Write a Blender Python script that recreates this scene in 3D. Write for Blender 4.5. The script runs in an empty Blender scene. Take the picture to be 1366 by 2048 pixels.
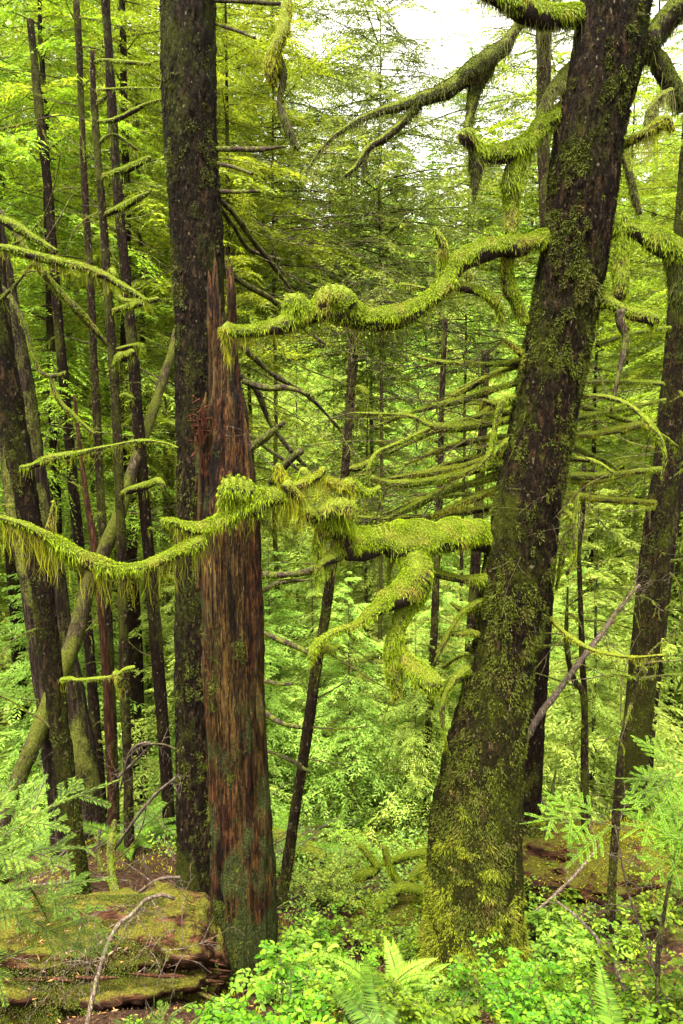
import bpy, math, random
import numpy as np
from mathutils import Vector, Matrix
sc = bpy.context.scene
rad = math.radians
PI = math.pi
rng = np.random.default_rng(11)
random.seed(5)

# ------------------------------------------------------------------ camera
PITCH = rad(6.0); FPX = 26.0/36.0*2048.0; CAMZ = 1.6
cd = bpy.data.cameras.new('camera'); cam = bpy.data.objects.new('camera', cd)
sc.collection.objects.link(cam); sc.camera = cam
cd.sensor_fit = 'VERTICAL'; cd.sensor_height = 36; cd.sensor_width = 24; cd.lens = 26
cd.clip_start = 0.05; cd.clip_end = 3000
cam.location = (0, 0, CAMZ); cam.rotation_euler = (rad(90)-PITCH, 0, 0)
# ------------------------------------------------------------------ sky and sun
SUN_EL, SUN_AZ = rad(70), rad(200)
w = bpy.data.worlds.new('World'); sc.world = w; w.use_nodes = True
nt = w.node_tree; nt.nodes.clear()
sky = nt.nodes.new('ShaderNodeTexSky'); sky.sky_type = 'NISHITA'; sky.sun_disc = False
sky.sun_elevation = SUN_EL; sky.sun_rotation = SUN_AZ; sky.air_density = 1.0; sky.dust_density = 4.0
hs = nt.nodes.new('ShaderNodeHueSaturation'); hs.inputs['Saturation'].default_value = 0.06
bg = nt.nodes.new('ShaderNodeBackground'); bg.inputs[1].default_value = 0.15
wo = nt.nodes.new('ShaderNodeOutputWorld')
nt.links.new(sky.outputs[0], hs.inputs['Color']); wm = nt.nodes.new('ShaderNodeMix'); wm.data_type = 'RGBA'; wm.blend_type = 'MULTIPLY'; wm.inputs[0].default_value = 1; wm.inputs[7].default_value = (1, .97, .88, 1); nt.links.new(hs.outputs[0], wm.inputs[6]); nt.links.new(wm.outputs[2], bg.inputs[0]); nt.links.new(bg.outputs[0], wo.inputs[0])
sl = bpy.data.lights.new('sun', 'SUN'); so = bpy.data.objects.new('sun', sl); sc.collection.objects.link(so)
sl.energy = 3.6; sl.angle = rad(25); sl.color = (1.0, .95, .80)
sv = Vector((math.sin(SUN_AZ)*math.cos(SUN_EL), math.cos(SUN_AZ)*math.cos(SUN_EL), math.sin(SUN_EL)))
so.rotation_euler = sv.to_track_quat('Z', 'Y').to_euler(); so.location = (0, 0, 30)
sc.view_settings.view_transform = 'Standard'; sc.view_settings.look = 'None'; sc.view_settings.gamma = 1
sc.view_settings.use_curve_mapping = False; sc.view_settings.exposure = 3.2
cy = sc.cycles
cy.max_bounces = 5; cy.diffuse_bounces = 4; cy.glossy_bounces = 1; cy.transmission_bounces = 4; cy.transparent_max_bounces = 4
cy.volume_bounces = 0
cy.caustics_reflective = False; cy.caustics_refractive = False; cy.use_denoising = True

# ------------------------------------------------------------------ helpers
def at(px, py, Y):
    u = (px-683)/FPX; v = (1024-py)/FPX
    d = np.array([u, math.cos(PITCH)+v*math.sin(PITCH), v*math.cos(PITCH)-math.sin(PITCH)])
    t = Y/d[1]
    return np.array([0, 0, CAMZ])+d*t, t/FPX      # point, metres per photo pixel there
def path(lst):
    P = []; r = []
    for px, py, Y, rp in lst:
        p, m = at(px, py, Y); P.append(p); r.append(rp*m)
    return np.array(P), np.array(r)
def smooth(P, r, step=.03):
    P = np.asarray(P, float); r = np.asarray(r, float)
    Q = np.vstack([2*P[0]-P[1], P, 2*P[-1]-P[-2]]); rq = np.r_[r[0], r, r[-1]]
    oP = []; oR = []
    for i in range(1, len(Q)-2):
        L = np.linalg.norm(Q[i+1]-Q[i]); n = max(1, int(math.ceil(L/step)))
        t = (np.arange(n)/n)[:, None]
        a, b, c, d = Q[i-1], Q[i], Q[i+1], Q[i+2]
        oP.append(.5*((2*b)+(-a+c)*t+(2*a-5*b+4*c-d)*t**2+(-a+3*b-3*c+d)*t**3))
        tt = t[:, 0]; tt = tt*tt*(3-2*tt); oR.append(rq[i]*(1-tt)+rq[i+1]*tt)
    oP.append(P[-1:]); oR.append(r[-1:])
    return np.vstack(oP), np.concatenate(oR)
def _h(ix, iy, iz, s):
    h = (ix.astype(np.int64)*374761393+iy.astype(np.int64)*668265263+iz.astype(np.int64)*2147483647+s*144665) & 0xffffffff
    h = ((h ^ (h >> 13))*1274126177) & 0xffffffff
    h = h ^ (h >> 16)
    return (h & 0xffff)/65535.0
def vn(P, s=0):
    P = np.asarray(P, float); I = np.floor(P).astype(np.int64); F = P-I; F = F*F*(3-2*F)
    x, y, z = I[..., 0], I[..., 1], I[..., 2]; fx, fy, fz = F[..., 0], F[..., 1], F[..., 2]
    def L(a, b, t): return a+(b-a)*t
    c = [[[_h(x+i, y+j, z+k, s) for k in (0, 1)] for j in (0, 1)] for i in (0, 1)]
    return L(L(L(c[0][0][0], c[1][0][0], fx), L(c[0][1][0], c[1][1][0], fx), fy),
             L(L(c[0][0][1], c[1][0][1], fx), L(c[0][1][1], c[1][1][1], fx), fy), fz)*2-1
def fbm(P, s=0, o=3):
    v = 0; a = 1; n = 0; P = np.asarray(P, float)
    for k in range(o): v = v+a*vn(P*2**k+17.3*k, s+k); n += a; a *= .5
    return v/n
def nrm(v): return v/np.maximum(np.linalg.norm(v, axis=-1, keepdims=True), 1e-9)
def rnd(n, k=3): return rng.normal(size=(n, k))

class Geo:
    def __init__(s): s.V = []; s.F = []; s.t = []; s.n = 0
    def add(s, V, Fs, mi=0, t=None, sm=False):
        V = np.asarray(V, float).reshape(-1, 3)
        for F in (Fs if isinstance(Fs, list) else [Fs]): s.F.append((np.asarray(F)+s.n, mi, sm))
        s.V.append(V); s.n += len(V)
        s.t.append(np.full(len(V), .5) if t is None else np.asarray(t, float).reshape(-1))
        return s
    def build(s, name, mats, parent=None, origin=None):
        V = np.vstack(s.V)
        off = np.zeros(3)
        if parent is not None: off = np.array(parent.location)
        if origin is not None: off = np.array(origin)
        me = bpy.data.meshes.new(name)
        me.vertices.add(len(V)); me.vertices.foreach_set('co', (V-off).astype(np.float32).ravel())
        lv = np.concatenate([f.ravel() for f, _, _ in s.F]); tot = np.concatenate([np.full(len(f), f.shape[1]) for f, _, _ in s.F])
        me.loops.add(len(lv)); me.loops.foreach_set('vertex_index', lv.astype(np.int32))
        me.polygons.add(len(tot)); st = np.r_[0, np.cumsum(tot)[:-1]]
        me.polygons.foreach_set('loop_start', st.astype(np.int32))
        me.polygons.foreach_set('material_index', np.concatenate([np.full(len(f), m) for f, m, _ in s.F]).astype(np.int32))
        me.polygons.foreach_set('use_smooth', np.concatenate([np.full(len(f), q) for f, _, q in s.F]).astype(bool))
        a = me.attributes.new('t', 'FLOAT', 'POINT'); a.data.foreach_set('value', np.concatenate(s.t).astype(np.float32))
        me.update(calc_edges=True)
        for m in (mats if isinstance(mats, (list, tuple)) else [mats]): me.materials.append(m)
        o = bpy.data.objects.new(name, me); sc.collection.objects.link(o)
        if parent is not None: o.parent = parent
        elif origin is not None: o.location = origin
        return o
def thing(name, label, cat, loc=(0, 0, 0), group=None):
    o = bpy.data.objects.new(name, None); sc.collection.objects.link(o); o.empty_display_size = .2
    o.location = [float(c) for c in loc]; o['label'] = label; o['category'] = cat
    if group: o['group'] = group
    return o
def tag(o, label=None, cat=None, group=None, kind=None):
    if label: o['label'] = label
    if cat: o['category'] = cat
    if group: o['group'] = group
    if kind: o['kind'] = kind
    return o
def dup(root, loc, rz=0, s=1, label=None, rx=0, ry=0):
    r = root.copy(); sc.collection.objects.link(r); r.location = [float(c) for c in loc]; r.rotation_euler = (rx, ry, rz); r.scale = (s, s, s)
    if label: r['label'] = label
    for ch in root.children:
        c = ch.copy(); sc.collection.objects.link(c); c.parent = r
        for g in ch.children:
            d = g.copy(); sc.collection.objects.link(d); d.parent = c
    return r

def tube(P, r, n=8, disp=None, cap=True):
    P = np.asarray(P, float); r = np.asarray(r, float); m = len(P)
    T = nrm(np.gradient(P, axis=0)); N = np.zeros_like(P)
    a = np.array([1., 0, 0]) if abs(T[0][0]) < .8 else np.array([0, 0, 1.])
    N[0] = nrm(a-T[0]*np.dot(a, T[0]))
    for i in range(1, m):
        v = N[i-1]-T[i]*np.dot(N[i-1], T[i]); N[i] = v/max(np.linalg.norm(v), 1e-9)
    B = np.cross(T, N); th = np.arange(n)/n*2*PI
    D = N[:, None]*np.cos(th)[None, :, None]+B[:, None]*np.sin(th)[None, :, None]
    V = P[:, None]+D*r[:, None, None]
    if disp is not None: V = V+D*disp(V, D, r)[..., None]
    V = V.reshape(-1, 3)
    i = np.arange(m-1)[:, None]*n; j = np.arange(n)[None]; k = (j+1) % n
    F = np.stack([i+j, i+k, i+n+k, i+n+j], -1).reshape(-1, 4)
    Fs = [F]
    if cap:
        V = np.vstack([V, P[0]-T[0]*r[0]*.3, P[-1]+T[-1]*r[-1]*.5]); e = m*n
        j = np.arange(n); k = (j+1) % n
        Fs.append(np.vstack([np.stack([k, j, np.full(n, e)], -1), np.stack([(m-1)*n+j, (m-1)*n+k, np.full(n, e+1)], -1)]))
    return V, Fs
def frames(P):
    T = nrm(np.gradient(P, axis=0)); up = np.array([0, 0, 1.])
    N = np.cross(T, up); bad = np.linalg.norm(N, axis=1) < .15; N[bad] = np.cross(T[bad], np.array([0, 1., 0])); N = nrm(N)
    return T, N, np.cross(N, T)
def lump(P, amp=.35, f=8): return amp*(1.5*fbm(P*f, 3, 3)+.12)
def strands(g, root, d, L, W, mi=0, bend=.6, t0=0.0):
    """thin curved blades: root points, unit directions, lengths, widths"""
    n = len(root)
    if n == 0: return
    dn = np.array([0, 0, -1.])
    s = nrm(np.cross(d, rnd(n))); L = L[:, None]; W = W[:, None]
    p1 = root+d*L*.5; d2 = nrm(d+dn*bend); p2 = p1+d2*L*.5
    V = np.stack([root-s*W*.5, root+s*W*.5, p1-s*W*.42, p1+s*W*.42, p2], 1).reshape(-1, 3)
    b = np.arange(n)[:, None]*5
    t = np.tile([0, 0, .5, .5, 1.], n)
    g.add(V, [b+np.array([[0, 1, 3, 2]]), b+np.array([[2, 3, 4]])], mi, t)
def fur(g, P, r, dens=30000, ln=.022, w=.004, under=.35, mi=0, amp=.35, mask=None, shag=1.0, upk=1.0, out=.35, raw=False, iso=0.0, cut=-.35):
    seg = np.linalg.norm(np.diff(P, axis=0), axis=1); rm = (r[1:]+r[:-1])/2
    if not raw: dens *= 3.0; ln *= .42; w *= .56
    A = seg*2*PI*rm; c = np.r_[0, np.cumsum(A)]; n = int(dens*c[-1])
    if n < 3: return
    u = rng.random(n)*c[-1]; i = np.clip(np.searchsorted(c, u)-1, 0, len(seg)-1); f = ((u-c[i])/np.maximum(A[i], 1e-12))[:, None]
    p = P[i]*(1-f)+P[i+1]*f; rr = (r[i]*(1-f[:, 0])+r[i+1]*f[:, 0])
    T, N, B = frames(P); th = rng.random(n)*2*PI
    nn = nrm(N[i]*np.cos(th)[:, None]+B[i]*np.sin(th)[:, None])
    q = p+nn*rr[:, None]; q = q+nn*(rr*lump(q, amp))[:, None]*.9
    keep = (nn[:, 2] > cut) | (rng.random(n) < under)
    keep &= raw | (vn(q*10, 77)+.35*vn(q*31, 78)+.75*nn[:, 2] > -.62)
    if mask is not None: keep &= mask(q, nn)
    q = q[keep]; nn = nn[keep]; tt = T[i][keep]; k = len(q)
    if k == 0: return
    top = np.clip(nn[:, 2], 0, 1)[:, None]
    cl = np.stack([vn(q*38, 5), vn(q*38, 6), vn(q*38, 7)], 1)
    d = nrm(nn*(out+.55*top*upk)+np.array([0, 0, -1.])*(.85*(1-top))*shag+rnd(k)*(.26+iso)+cl*.38)
    L = ln*(.5+rng.random(k)*.9)*(1+.75*vn(q*14, 9))
    fr = (nn[:, 2] < .15) & (rng.random(k) < .3); L = L*np.where(nn[:, 2] > .25, .72, 1.0); L = np.where(fr, L*(1.2+rng.random(k)*1.6*shag), L)
    strands(g, q-nn*.003, d, L, w*(.6+.8*rng.random(k)), mi, bend=.7*shag)
def hang(g, P, r, n, l0, l1, w=.0022, mi=0, side=.8):
    """long pendulous lichen / moss strands, gathered into tufts"""
    m = len(P); nc = max(1, n//9)
    ci = rng.integers(0, m, nc); i = np.clip(ci[rng.integers(0, nc, n)]+rng.integers(-1, 2, n), 0, m-1)
    p = P[i]+np.stack([rnd(n, 1)[:, 0]*r[i]*.5*side, rnd(n, 1)[:, 0]*r[i]*.5*side, -r[i]*rng.random(n)*.8], 1)
    L = l0+(l1-l0)*rng.random(n)**2.2
    K = 5; d = nrm(np.array([0, 0, -1.])+rnd(n)*np.array([.12, .12, .02])); s = nrm(np.cross(d, rnd(n)))
    pts = [p]; cur = p
    for k in range(1, K):
        cur = cur+nrm(d+rnd(n)*.16)*(L/(K-1))[:, None]; pts.append(cur)
    ww = [.85, .75, .6, .4, .12]; V = []
    for k in range(K): V += [pts[k]-s*w*ww[k]*.5, pts[k]+s*w*ww[k]*.5]
    V = np.stack(V, 1).reshape(-1, 3); b = np.arange(n)[:, None]*2*K
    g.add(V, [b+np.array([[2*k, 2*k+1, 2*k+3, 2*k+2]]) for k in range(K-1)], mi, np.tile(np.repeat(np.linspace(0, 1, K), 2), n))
def rhomb(g, base, d, s, L, W, mi=0, m=.45):
    L = np.broadcast_to(L, (len(base),))[:, None]; W = np.broadcast_to(W, (len(base),))[:, None]
    V = np.stack([base, base+d*L*m+s*W*.5, base+d*L, base+d*L*m-s*W*.5], 1).reshape(-1, 3)
    g.add(V, np.arange(len(base)*4).reshape(-1, 4), mi)
def oval(g, base, d, s, L, W, mi=0):
    """small pointed-oval leaf folded a little along its rib"""
    n = len(base); L = np.broadcast_to(L, (n,))[:, None]; W = np.broadcast_to(W, (n,))[:, None]; u = np.cross(s, d)*W*.16
    V = np.stack([base, base+d*L*.3+s*W*.46+u, base+d*L*.68+s*W*.42+u, base+d*L, base+d*L*.68-s*W*.42+u, base+d*L*.3-s*W*.46+u, ], 1).reshape(-1, 3)
    b = np.arange(n)[:, None]*6
    g.add(V, [b+np.array([[0, 1, 2, 3]]), b+np.array([[0, 3, 4, 5]])], mi)

# ------------------------------------------------------------------ materials
class N:
    def __init__(s, name):
        s.m = bpy.data.materials.new(name); s.m.use_nodes = True; s.t = s.m.node_tree; s.t.nodes.clear()
        s.out = s.t.nodes.new('ShaderNodeOutputMaterial')
    def n(s, ty, **k):
        x = s.t.nodes.new('ShaderNode'+ty)
        for a, b in k.items(): setattr(x, a, b)
        return x
    def l(s, a, b): s.t.links.new(a, b)
    def coord(s, scale=(1, 1, 1)):
        c = s.n('NewGeometry'); mp = s.n('Mapping'); mp.inputs['Scale'].default_value = scale; s.l(c.outputs['Position'], mp.inputs[0]); return mp.outputs[0]
    def ocoord(s, scale=(1, 1, 1)):
        c = s.n('TexCoord'); mp = s.n('Mapping'); mp.inputs['Scale'].default_value = scale; s.l(c.outputs['Object'], mp.inputs[0]); return mp.outputs[0]
    def noise(s, v, sc_, det=4, ro=.55):
        x = s.n('TexNoise'); x.inputs['Scale'].default_value = sc_; x.inputs['Detail'].default_value = det; x.inputs['Roughness'].default_value = ro; s.l(v, x.inputs['Vector']); return x.outputs['Fac']
    def ramp(s, f, stops):
        x = s.n('ValToRGB'); e = x.color_ramp.elements
        while len(e) > 1: e.remove(e[0])
        e[0].position = stops[0][0]; e[0].color = (*stops[0][1], 1)
        for p, c in stops[1:]:
            q = e.new(p); q.color = (*c, 1)
        s.l(f, x.inputs[0]); return x.outputs[0]
    def mix(s, f, a, b, bt='MIX'):
        x = s.n('Mix', data_type='RGBA', blend_type=bt)
        for sock, v in ((x.inputs[0], f), (x.inputs[6], a), (x.inputs[7], b)):
            if hasattr(v, 'default_value') or hasattr(v, 'links'): s.l(v, sock)
            else: sock.default_value = v if not isinstance(v, tuple) else (*v, 1)[:4]
        return x.outputs[2]
    def math(s, op, a, b=0.0, cl=False):
        x = s.n('Math', operation=op); x.use_clamp = cl
        for sock, v in ((x.inputs[0], a), (x.inputs[1], b)):
            if hasattr(v, 'links'): s.l(v, sock)
            else: sock.default_value = v
        return x.outputs[0]
    def bump(s, h, st=.6, dist=.02):
        x = s.n('Bump'); x.inputs['Strength'].default_value = st; x.inputs['Distance'].default_value = dist; s.l(h, x.inputs['Height']); return x.outputs[0]
    def pr(s, col, rough=.8, nrm_=None, spec=.3):
        x = s.n('BsdfPrincipled'); x.inputs['Roughness'].default_value = rough; x.inputs['Specular IOR Level'].default_value = spec
        if isinstance(col, tuple): x.inputs['Base Color'].default_value = (*col, 1)
        else: s.l(col, x.inputs['Base Color'])
        if nrm_ is not None: s.l(nrm_, x.inputs['Normal'])
        return x.outputs[0]
    def fin(s, sh): s.l(sh, s.out.inputs[0]); return s.m
def leafmat(name, c1, c2, c3, trans=.5, rough=.5, spec=.3, objvar=True, patch=1.2):
    m = N(name); g = m.n('NewGeometry'); r = g.outputs['Random Per Island']
    col = m.ramp(r, [(0, c1), (.55, c2), (1, c3)])
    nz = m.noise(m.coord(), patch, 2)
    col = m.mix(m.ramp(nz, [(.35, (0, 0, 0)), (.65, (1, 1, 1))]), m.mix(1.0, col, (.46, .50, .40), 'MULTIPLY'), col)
    if objvar:
        oi = m.n('ObjectInfo'); hsv = m.n('HueSaturation'); m.l(col, hsv.inputs['Color'])
        m.l(m.math('ADD', m.math('MULTIPLY', oi.outputs['Random'], .05), .475), hsv.inputs['Hue'])
        m.l(m.math('ADD', m.math('MULTIPLY', oi.outputs['Random'], .5), .75), hsv.inputs['Value']); col = hsv.outputs[0]
    a = m.pr(col, rough, spec=spec); tr = m.n('BsdfTranslucent')
    tc = m.mix(1.0, col, (1.15, 1.2, .7), 'MULTIPLY'); m.l(tc, tr.inputs[0])
    mx = m.n('MixShader'); mx.inputs[0].default_value = trans; m.l(a, mx.inputs[1]); m.l(tr.outputs[0], mx.inputs[2])
    return m.fin(mx.outputs[0])
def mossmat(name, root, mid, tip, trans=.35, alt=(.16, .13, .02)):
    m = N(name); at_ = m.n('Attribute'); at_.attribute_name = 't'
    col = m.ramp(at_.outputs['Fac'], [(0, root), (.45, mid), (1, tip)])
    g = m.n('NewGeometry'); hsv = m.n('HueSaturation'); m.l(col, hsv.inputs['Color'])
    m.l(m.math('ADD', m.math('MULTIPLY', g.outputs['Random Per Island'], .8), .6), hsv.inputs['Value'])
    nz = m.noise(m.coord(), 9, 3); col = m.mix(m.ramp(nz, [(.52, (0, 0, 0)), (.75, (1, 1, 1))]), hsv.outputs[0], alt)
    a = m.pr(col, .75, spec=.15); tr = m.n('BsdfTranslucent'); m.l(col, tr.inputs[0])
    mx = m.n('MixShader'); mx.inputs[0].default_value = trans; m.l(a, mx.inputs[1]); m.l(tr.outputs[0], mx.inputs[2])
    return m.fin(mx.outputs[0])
def barkmat(name, dark, mid, light, moss, mossamt=.5, sx=26, sz=7, bump=.8, lowmoss=None, fleck=.0, mscale=3.2):
    m = N(name)
    n1 = m.noise(m.coord((1, 1, sz/sx*.8)), sx*1.1, 5, .65)
    fine = m.noise(m.coord((1, 1, .5)), 110, 6, .75)
    edge = m.math('MULTIPLY', m.math('ABSOLUTE', m.math('SUBTRACT', n1, .5)), 7.0, True)
    hgt = m.math('ADD', m.math('MULTIPLY', edge, .42), m.math('MULTIPLY', fine, .85))
    col = m.ramp(hgt, [(.34, dark), (.62, mid), (.95, light)])
    big = m.noise(m.coord((1, 1, .5)), mscale, 6, .68)
    lo, hi = .62-.3*mossamt, .72-.3*mossamt
    msk = m.ramp(m.math('ADD', big, m.math('MULTIPLY', m.math('SUBTRACT', fine, .5), .45)), [(lo, (0, 0, 0)), (hi, (1, 1, 1))])
    mc = m.ramp(m.noise(m.coord(), 60, 4, .7), [(.3, tuple(c*.3 for c in moss)), (.55, moss), (.8, tuple(min(1, c*1.7) for c in moss))])
    if lowmoss:
        sp = m.n('SeparateXYZ'); g = m.n('NewGeometry'); m.l(g.outputs['Position'], sp.inputs[0])
        mr = m.n('MapRange'); m.l(sp.outputs[2], mr.inputs[0]); mr.inputs[1].default_value = lowmoss[0]; mr.inputs[2].default_value = lowmoss[1]
        mr.inputs[3].default_value = .55; mr.inputs[4].default_value = 0
        msk = m.math('MULTIPLY', m.math('ADD', msk, mr.outputs[0], True), 1.0, True)
    col = m.mix(msk, col, mc)
    if fleck:
        fl = m.ramp(m.noise(m.coord((1, 1, .6)), 45, 2, .5), [(.70-fleck*.1, (0, 0, 0)), (.76-fleck*.1, (1, 1, 1))])
        col = m.mix(m.math('MULTIPLY', fl, .6), col, (.10, .085, .05))
    h2 = m.math('ADD', hgt, m.math('MULTIPLY', msk, .25))
    return m.fin(m.pr(col, .9, m.bump(h2, bump, .022), .04))

M = {}
M['hero'] = barkmat('hemlock_bark', (.001, .0006, .0003), (.0055, .0030, .0012), (.030, .017, .007), (.019, .022, .001), .36, 24, 9, 1.0, (-1.2, .3), .3)
M['tall'] = barkmat('rough_bark', (.001, .0006, .0003), (.0055, .0032, .0014), (.027, .016, .008), (.019, .021, .002), .38, 30, 12, 1.0, None, .3)
M['dark'] = barkmat('dark_bark', (.001, .0006, .0003), (.005, .0026, .0013), (.018, .010, .006), (.028, .030, .004), .3, 40, 14, .7, None, .4)
M['thin'] = barkmat('thin_bark', (.0015, .0008, .0004), (.008, .0045, .0025), (.024, .014, .008), (.022, .024, .003), .40, 50, 16, .6, None, .6, 6)
M['cedar'] = barkmat('cedar_bark', (.002, .0015, .001), (.014, .009, .006), (.042, .030, .020), (.08, .085, .015), .35, 26, 1.2, .9, None, .1)
M['red'] = barkmat('red_bark', (.005, .002, .001), (.024, .010, .005), (.055, .027, .015), (.06, .07, .01), .15, 40, 6, .4)
M['grey'] = barkmat('grey_mossy_bark', (.005, .0035, .002), (.020, .014, .008), (.055, .042, .027), (.036, .040, .005), .66, 30, 12, .5, None, .2, 5)
M['twig'] = barkmat('twig_bark', (.004, .003, .002), (.022, .015, .011), (.06, .045, .035), (.06, .07, .01), .4, 60, 20, .3, None, 0, 14)
M['dead'] = barkmat('dead_twig', (.010, .007, .005), (.045, .032, .024), (.11, .09, .07), (.06, .07, .01), .1, 60, 20, .3, None, 0, 14)
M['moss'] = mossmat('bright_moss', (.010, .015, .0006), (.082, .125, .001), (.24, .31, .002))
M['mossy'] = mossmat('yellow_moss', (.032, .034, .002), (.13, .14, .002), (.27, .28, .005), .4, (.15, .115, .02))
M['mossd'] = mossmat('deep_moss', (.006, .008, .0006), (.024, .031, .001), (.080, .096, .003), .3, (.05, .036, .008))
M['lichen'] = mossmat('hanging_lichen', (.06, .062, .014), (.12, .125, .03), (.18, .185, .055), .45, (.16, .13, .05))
def limbmat():
    m = N('mossed_limb'); g = m.n('NewGeometry'); sp = m.n('SeparateXYZ'); m.l(g.outputs['Normal'], sp.inputs[0])
    nz = m.noise(m.coord(), 22, 4); k = m.math('ADD', sp.outputs[2], m.math('MULTIPLY', m.math('SUBTRACT', nz, .5), 1.6))
    f = m.ramp(k, [(.0, (0, 0, 0)), (.15, (1, 1, 1))])
    f2 = m.math('ADD', m.math('MULTIPLY', f, 1.0), 0, True)
    mc = m.ramp(m.noise(m.coord(), 130, 3, .7), [(.3, (.015, .018, .001)), (.55, (.06, .075, .004)), (.8, (.13, .15, .008))])
    bc = m.ramp(m.noise(m.coord(), 60, 4, .7), [(.3, (.003, .002, .001)), (.6, (.016, .010, .006)), (.85, (.04, .028, .017))])
    h = m.noise(m.coord(), 110, 4, .7)
    return m.fin(m.pr(m.mix(f2, bc, mc), .9, m.bump(h, .9, .01), .1))
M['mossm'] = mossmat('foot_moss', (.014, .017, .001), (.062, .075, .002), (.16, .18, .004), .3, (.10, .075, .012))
M['limb'] = limbmat()
def snagmat():
    m = N('rotten_snag_wood')
    v = m.coord((1, 1, .17)); a = m.noise(v, 70, 9, .8); b = m.noise(m.coord((1, 1, .10)), 9, 4, .6); c = m.noise(m.coord((1, 1, .5)), 7, 5, .65)
    col = m.ramp(a, [(.36, (.002, .0010, .0006)), (.45, (.012, .0040, .0016)), (.53, (.044, .014, .0042)), (.61, (.092, .039, .011)), (.76, (.17, .10, .035))])
    och = m.ramp(a, [(.34, (.008, .004, .001)), (.5, (.055, .030, .006)), (.72, (.15, .10, .03))])
    col = m.mix(m.ramp(b, [(.42, (0, 0, 0)), (.62, (1, 1, 1))]), col, och)
    dk = m.ramp(m.noise(m.coord((1, 1, .08)), 15, 3), [(.33, (.12, .09, .08)), (.5, (1, 1, 1))]); col = m.mix(1.0, col, dk, 'MULTIPLY')
    sp = m.n('SeparateXYZ'); g = m.n('NewGeometry'); m.l(g.outputs['Position'], sp.inputs[0])
    ml = m.n('MapRange'); m.l(sp.outputs[2], ml.inputs[0]); ml.inputs[1].default_value = -1.35; ml.inputs[2].default_value = -.95; ml.inputs[3].default_value = .35; ml.inputs[4].default_value = 0
    mm = m.math('ADD', m.math('ADD', c, ml.outputs[0]), m.math('MULTIPLY', m.math('SUBTRACT', m.noise(m.coord(), 80, 3, .7), .5), .35))
    ck = m.ramp(m.math('ABSOLUTE', m.math('SUBTRACT', m.noise(m.coord((1, 1, .08)), 28, 5, .65), .5)), [(.0, (.03, .02, .02)), (.022, (.35, .3, .28)), (.05, (1, 1, 1))]); col = m.mix(1.0, col, ck, 'MULTIPLY')
    hb_ = m.n('MapRange'); m.l(sp.outputs[2], hb_.inputs[0]); hb_.inputs[1].default_value = -.6; hb_.inputs[2].default_value = 1.2; hb_.inputs[3].default_value = .14; hb_.inputs[4].default_value = -.02
    lich = m.ramp(m.noise(m.coord(), 100, 3, .7), [(.35, (.006, .007, .002)), (.55, (.028, .033, .006)), (.8, (.09, .12, .055))])
    col = m.mix(m.ramp(m.math('ADD', mm, hb_.outputs[0]), [(.60, (0, 0, 0)), (.68, (1, 1, 1))]), col, lich)
    return m.fin(m.pr(col, .7, m.bump(m.math('ADD', m.math('ADD', a, m.noise(m.coord((1, 1, .3)), 160, 4, .7)), m.math('MULTIPLY', mm, .5)), 1.0, .03), .06))
M['snag'] = snagmat()
def logmat():
    m = N('decayed_log'); v = m.coord((.12, 1, 1)); a = m.noise(v, 40, 5, .7)
    col = m.ramp(a, [(.34, (.004, .002, .001)), (.48, (.014, .0055, .003)), (.60, (.042, .018, .008)), (.78, (.10, .052, .026))])
    g = m.n('NewGeometry'); sp = m.n('SeparateXYZ'); m.l(g.outputs['Normal'], sp.inputs[0])
    c = m.noise(m.coord((.7, 1, 1)), 6, 7, .72); k = m.math('ADD', m.math('MULTIPLY', sp.outputs[2], .25), m.math('ADD', c, m.math('MULTIPLY', m.math('SUBTRACT', m.noise(m.coord(), 90, 3, .7), .5), .3)))
    mc = m.ramp(m.noise(m.coord(), 120, 4, .75), [(.3, (.006, .006, .001)), (.5, (.030, .029, .003)), (.75, (.09, .078, .008))])
    col = m.mix(m.ramp(k, [(.60, (0, 0, 0)), (.70, (1, 1, 1))]), col, mc)
    return m.fin(m.pr(col, .9, m.bump(m.math('ADD', a, c), 1.0, .02), .05))
M['log'] = logmat()
def groundmat():
    m = N('forest_floor'); a = m.noise(m.coord(), 1.3, 6, .7); b = m.noise(m.coord(), 45, 6, .75)
    soil = m.ramp(b, [(.3, (.005, .003, .002)), (.5, (.026, .013, .007)), (.65, (.065, .035, .018)), (.8, (.13, .08, .04))])
    mos = m.ramp(b, [(.3, (.010, .014, .002)), (.52, (.042, .055, .005)), (.75, (.12, .14, .014))])
    g = m.n('NewGeometry'); sp = m.n('SeparateXYZ'); m.l(g.outputs['Position'], sp.inputs[0])
    mr = m.n('MapRange'); m.l(sp.outputs[1], mr.inputs[0]); mr.inputs[1].default_value = 5.5; mr.inputs[2].default_value = 9; mr.inputs[3].default_value = 0; mr.inputs[4].default_value = .3
    k = m.ramp(m.math('ADD', a, mr.outputs[0]), [(.56, (0, 0, 0)), (.64, (1, 1, 1))])
    return m.fin(m.pr(m.mix(k, soil, mos), .95, m.bump(m.math('ADD', b, a), 1.0, .04), .05))
M['ground'] = groundmat()
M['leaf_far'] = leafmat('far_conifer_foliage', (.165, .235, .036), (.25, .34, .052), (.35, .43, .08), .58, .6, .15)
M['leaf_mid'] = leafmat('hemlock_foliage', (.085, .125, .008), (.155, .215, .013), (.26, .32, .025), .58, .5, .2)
M['leaf_dk'] = leafmat('shaded_hemlock_foliage', (.07, .092, .022), (.12, .158, .03), (.18, .22, .045), .5, .5, .2)  # darker copy of the hemlock leaves: silhouette shade against the sky put into colour
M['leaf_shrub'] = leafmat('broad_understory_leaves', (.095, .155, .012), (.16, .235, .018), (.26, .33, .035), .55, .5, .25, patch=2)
M['leaf_near'] = leafmat('huckleberry_leaves', (.038, .088, .004), (.075, .145, .005), (.15, .22, .012), .48, .5, .1, patch=5)
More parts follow.
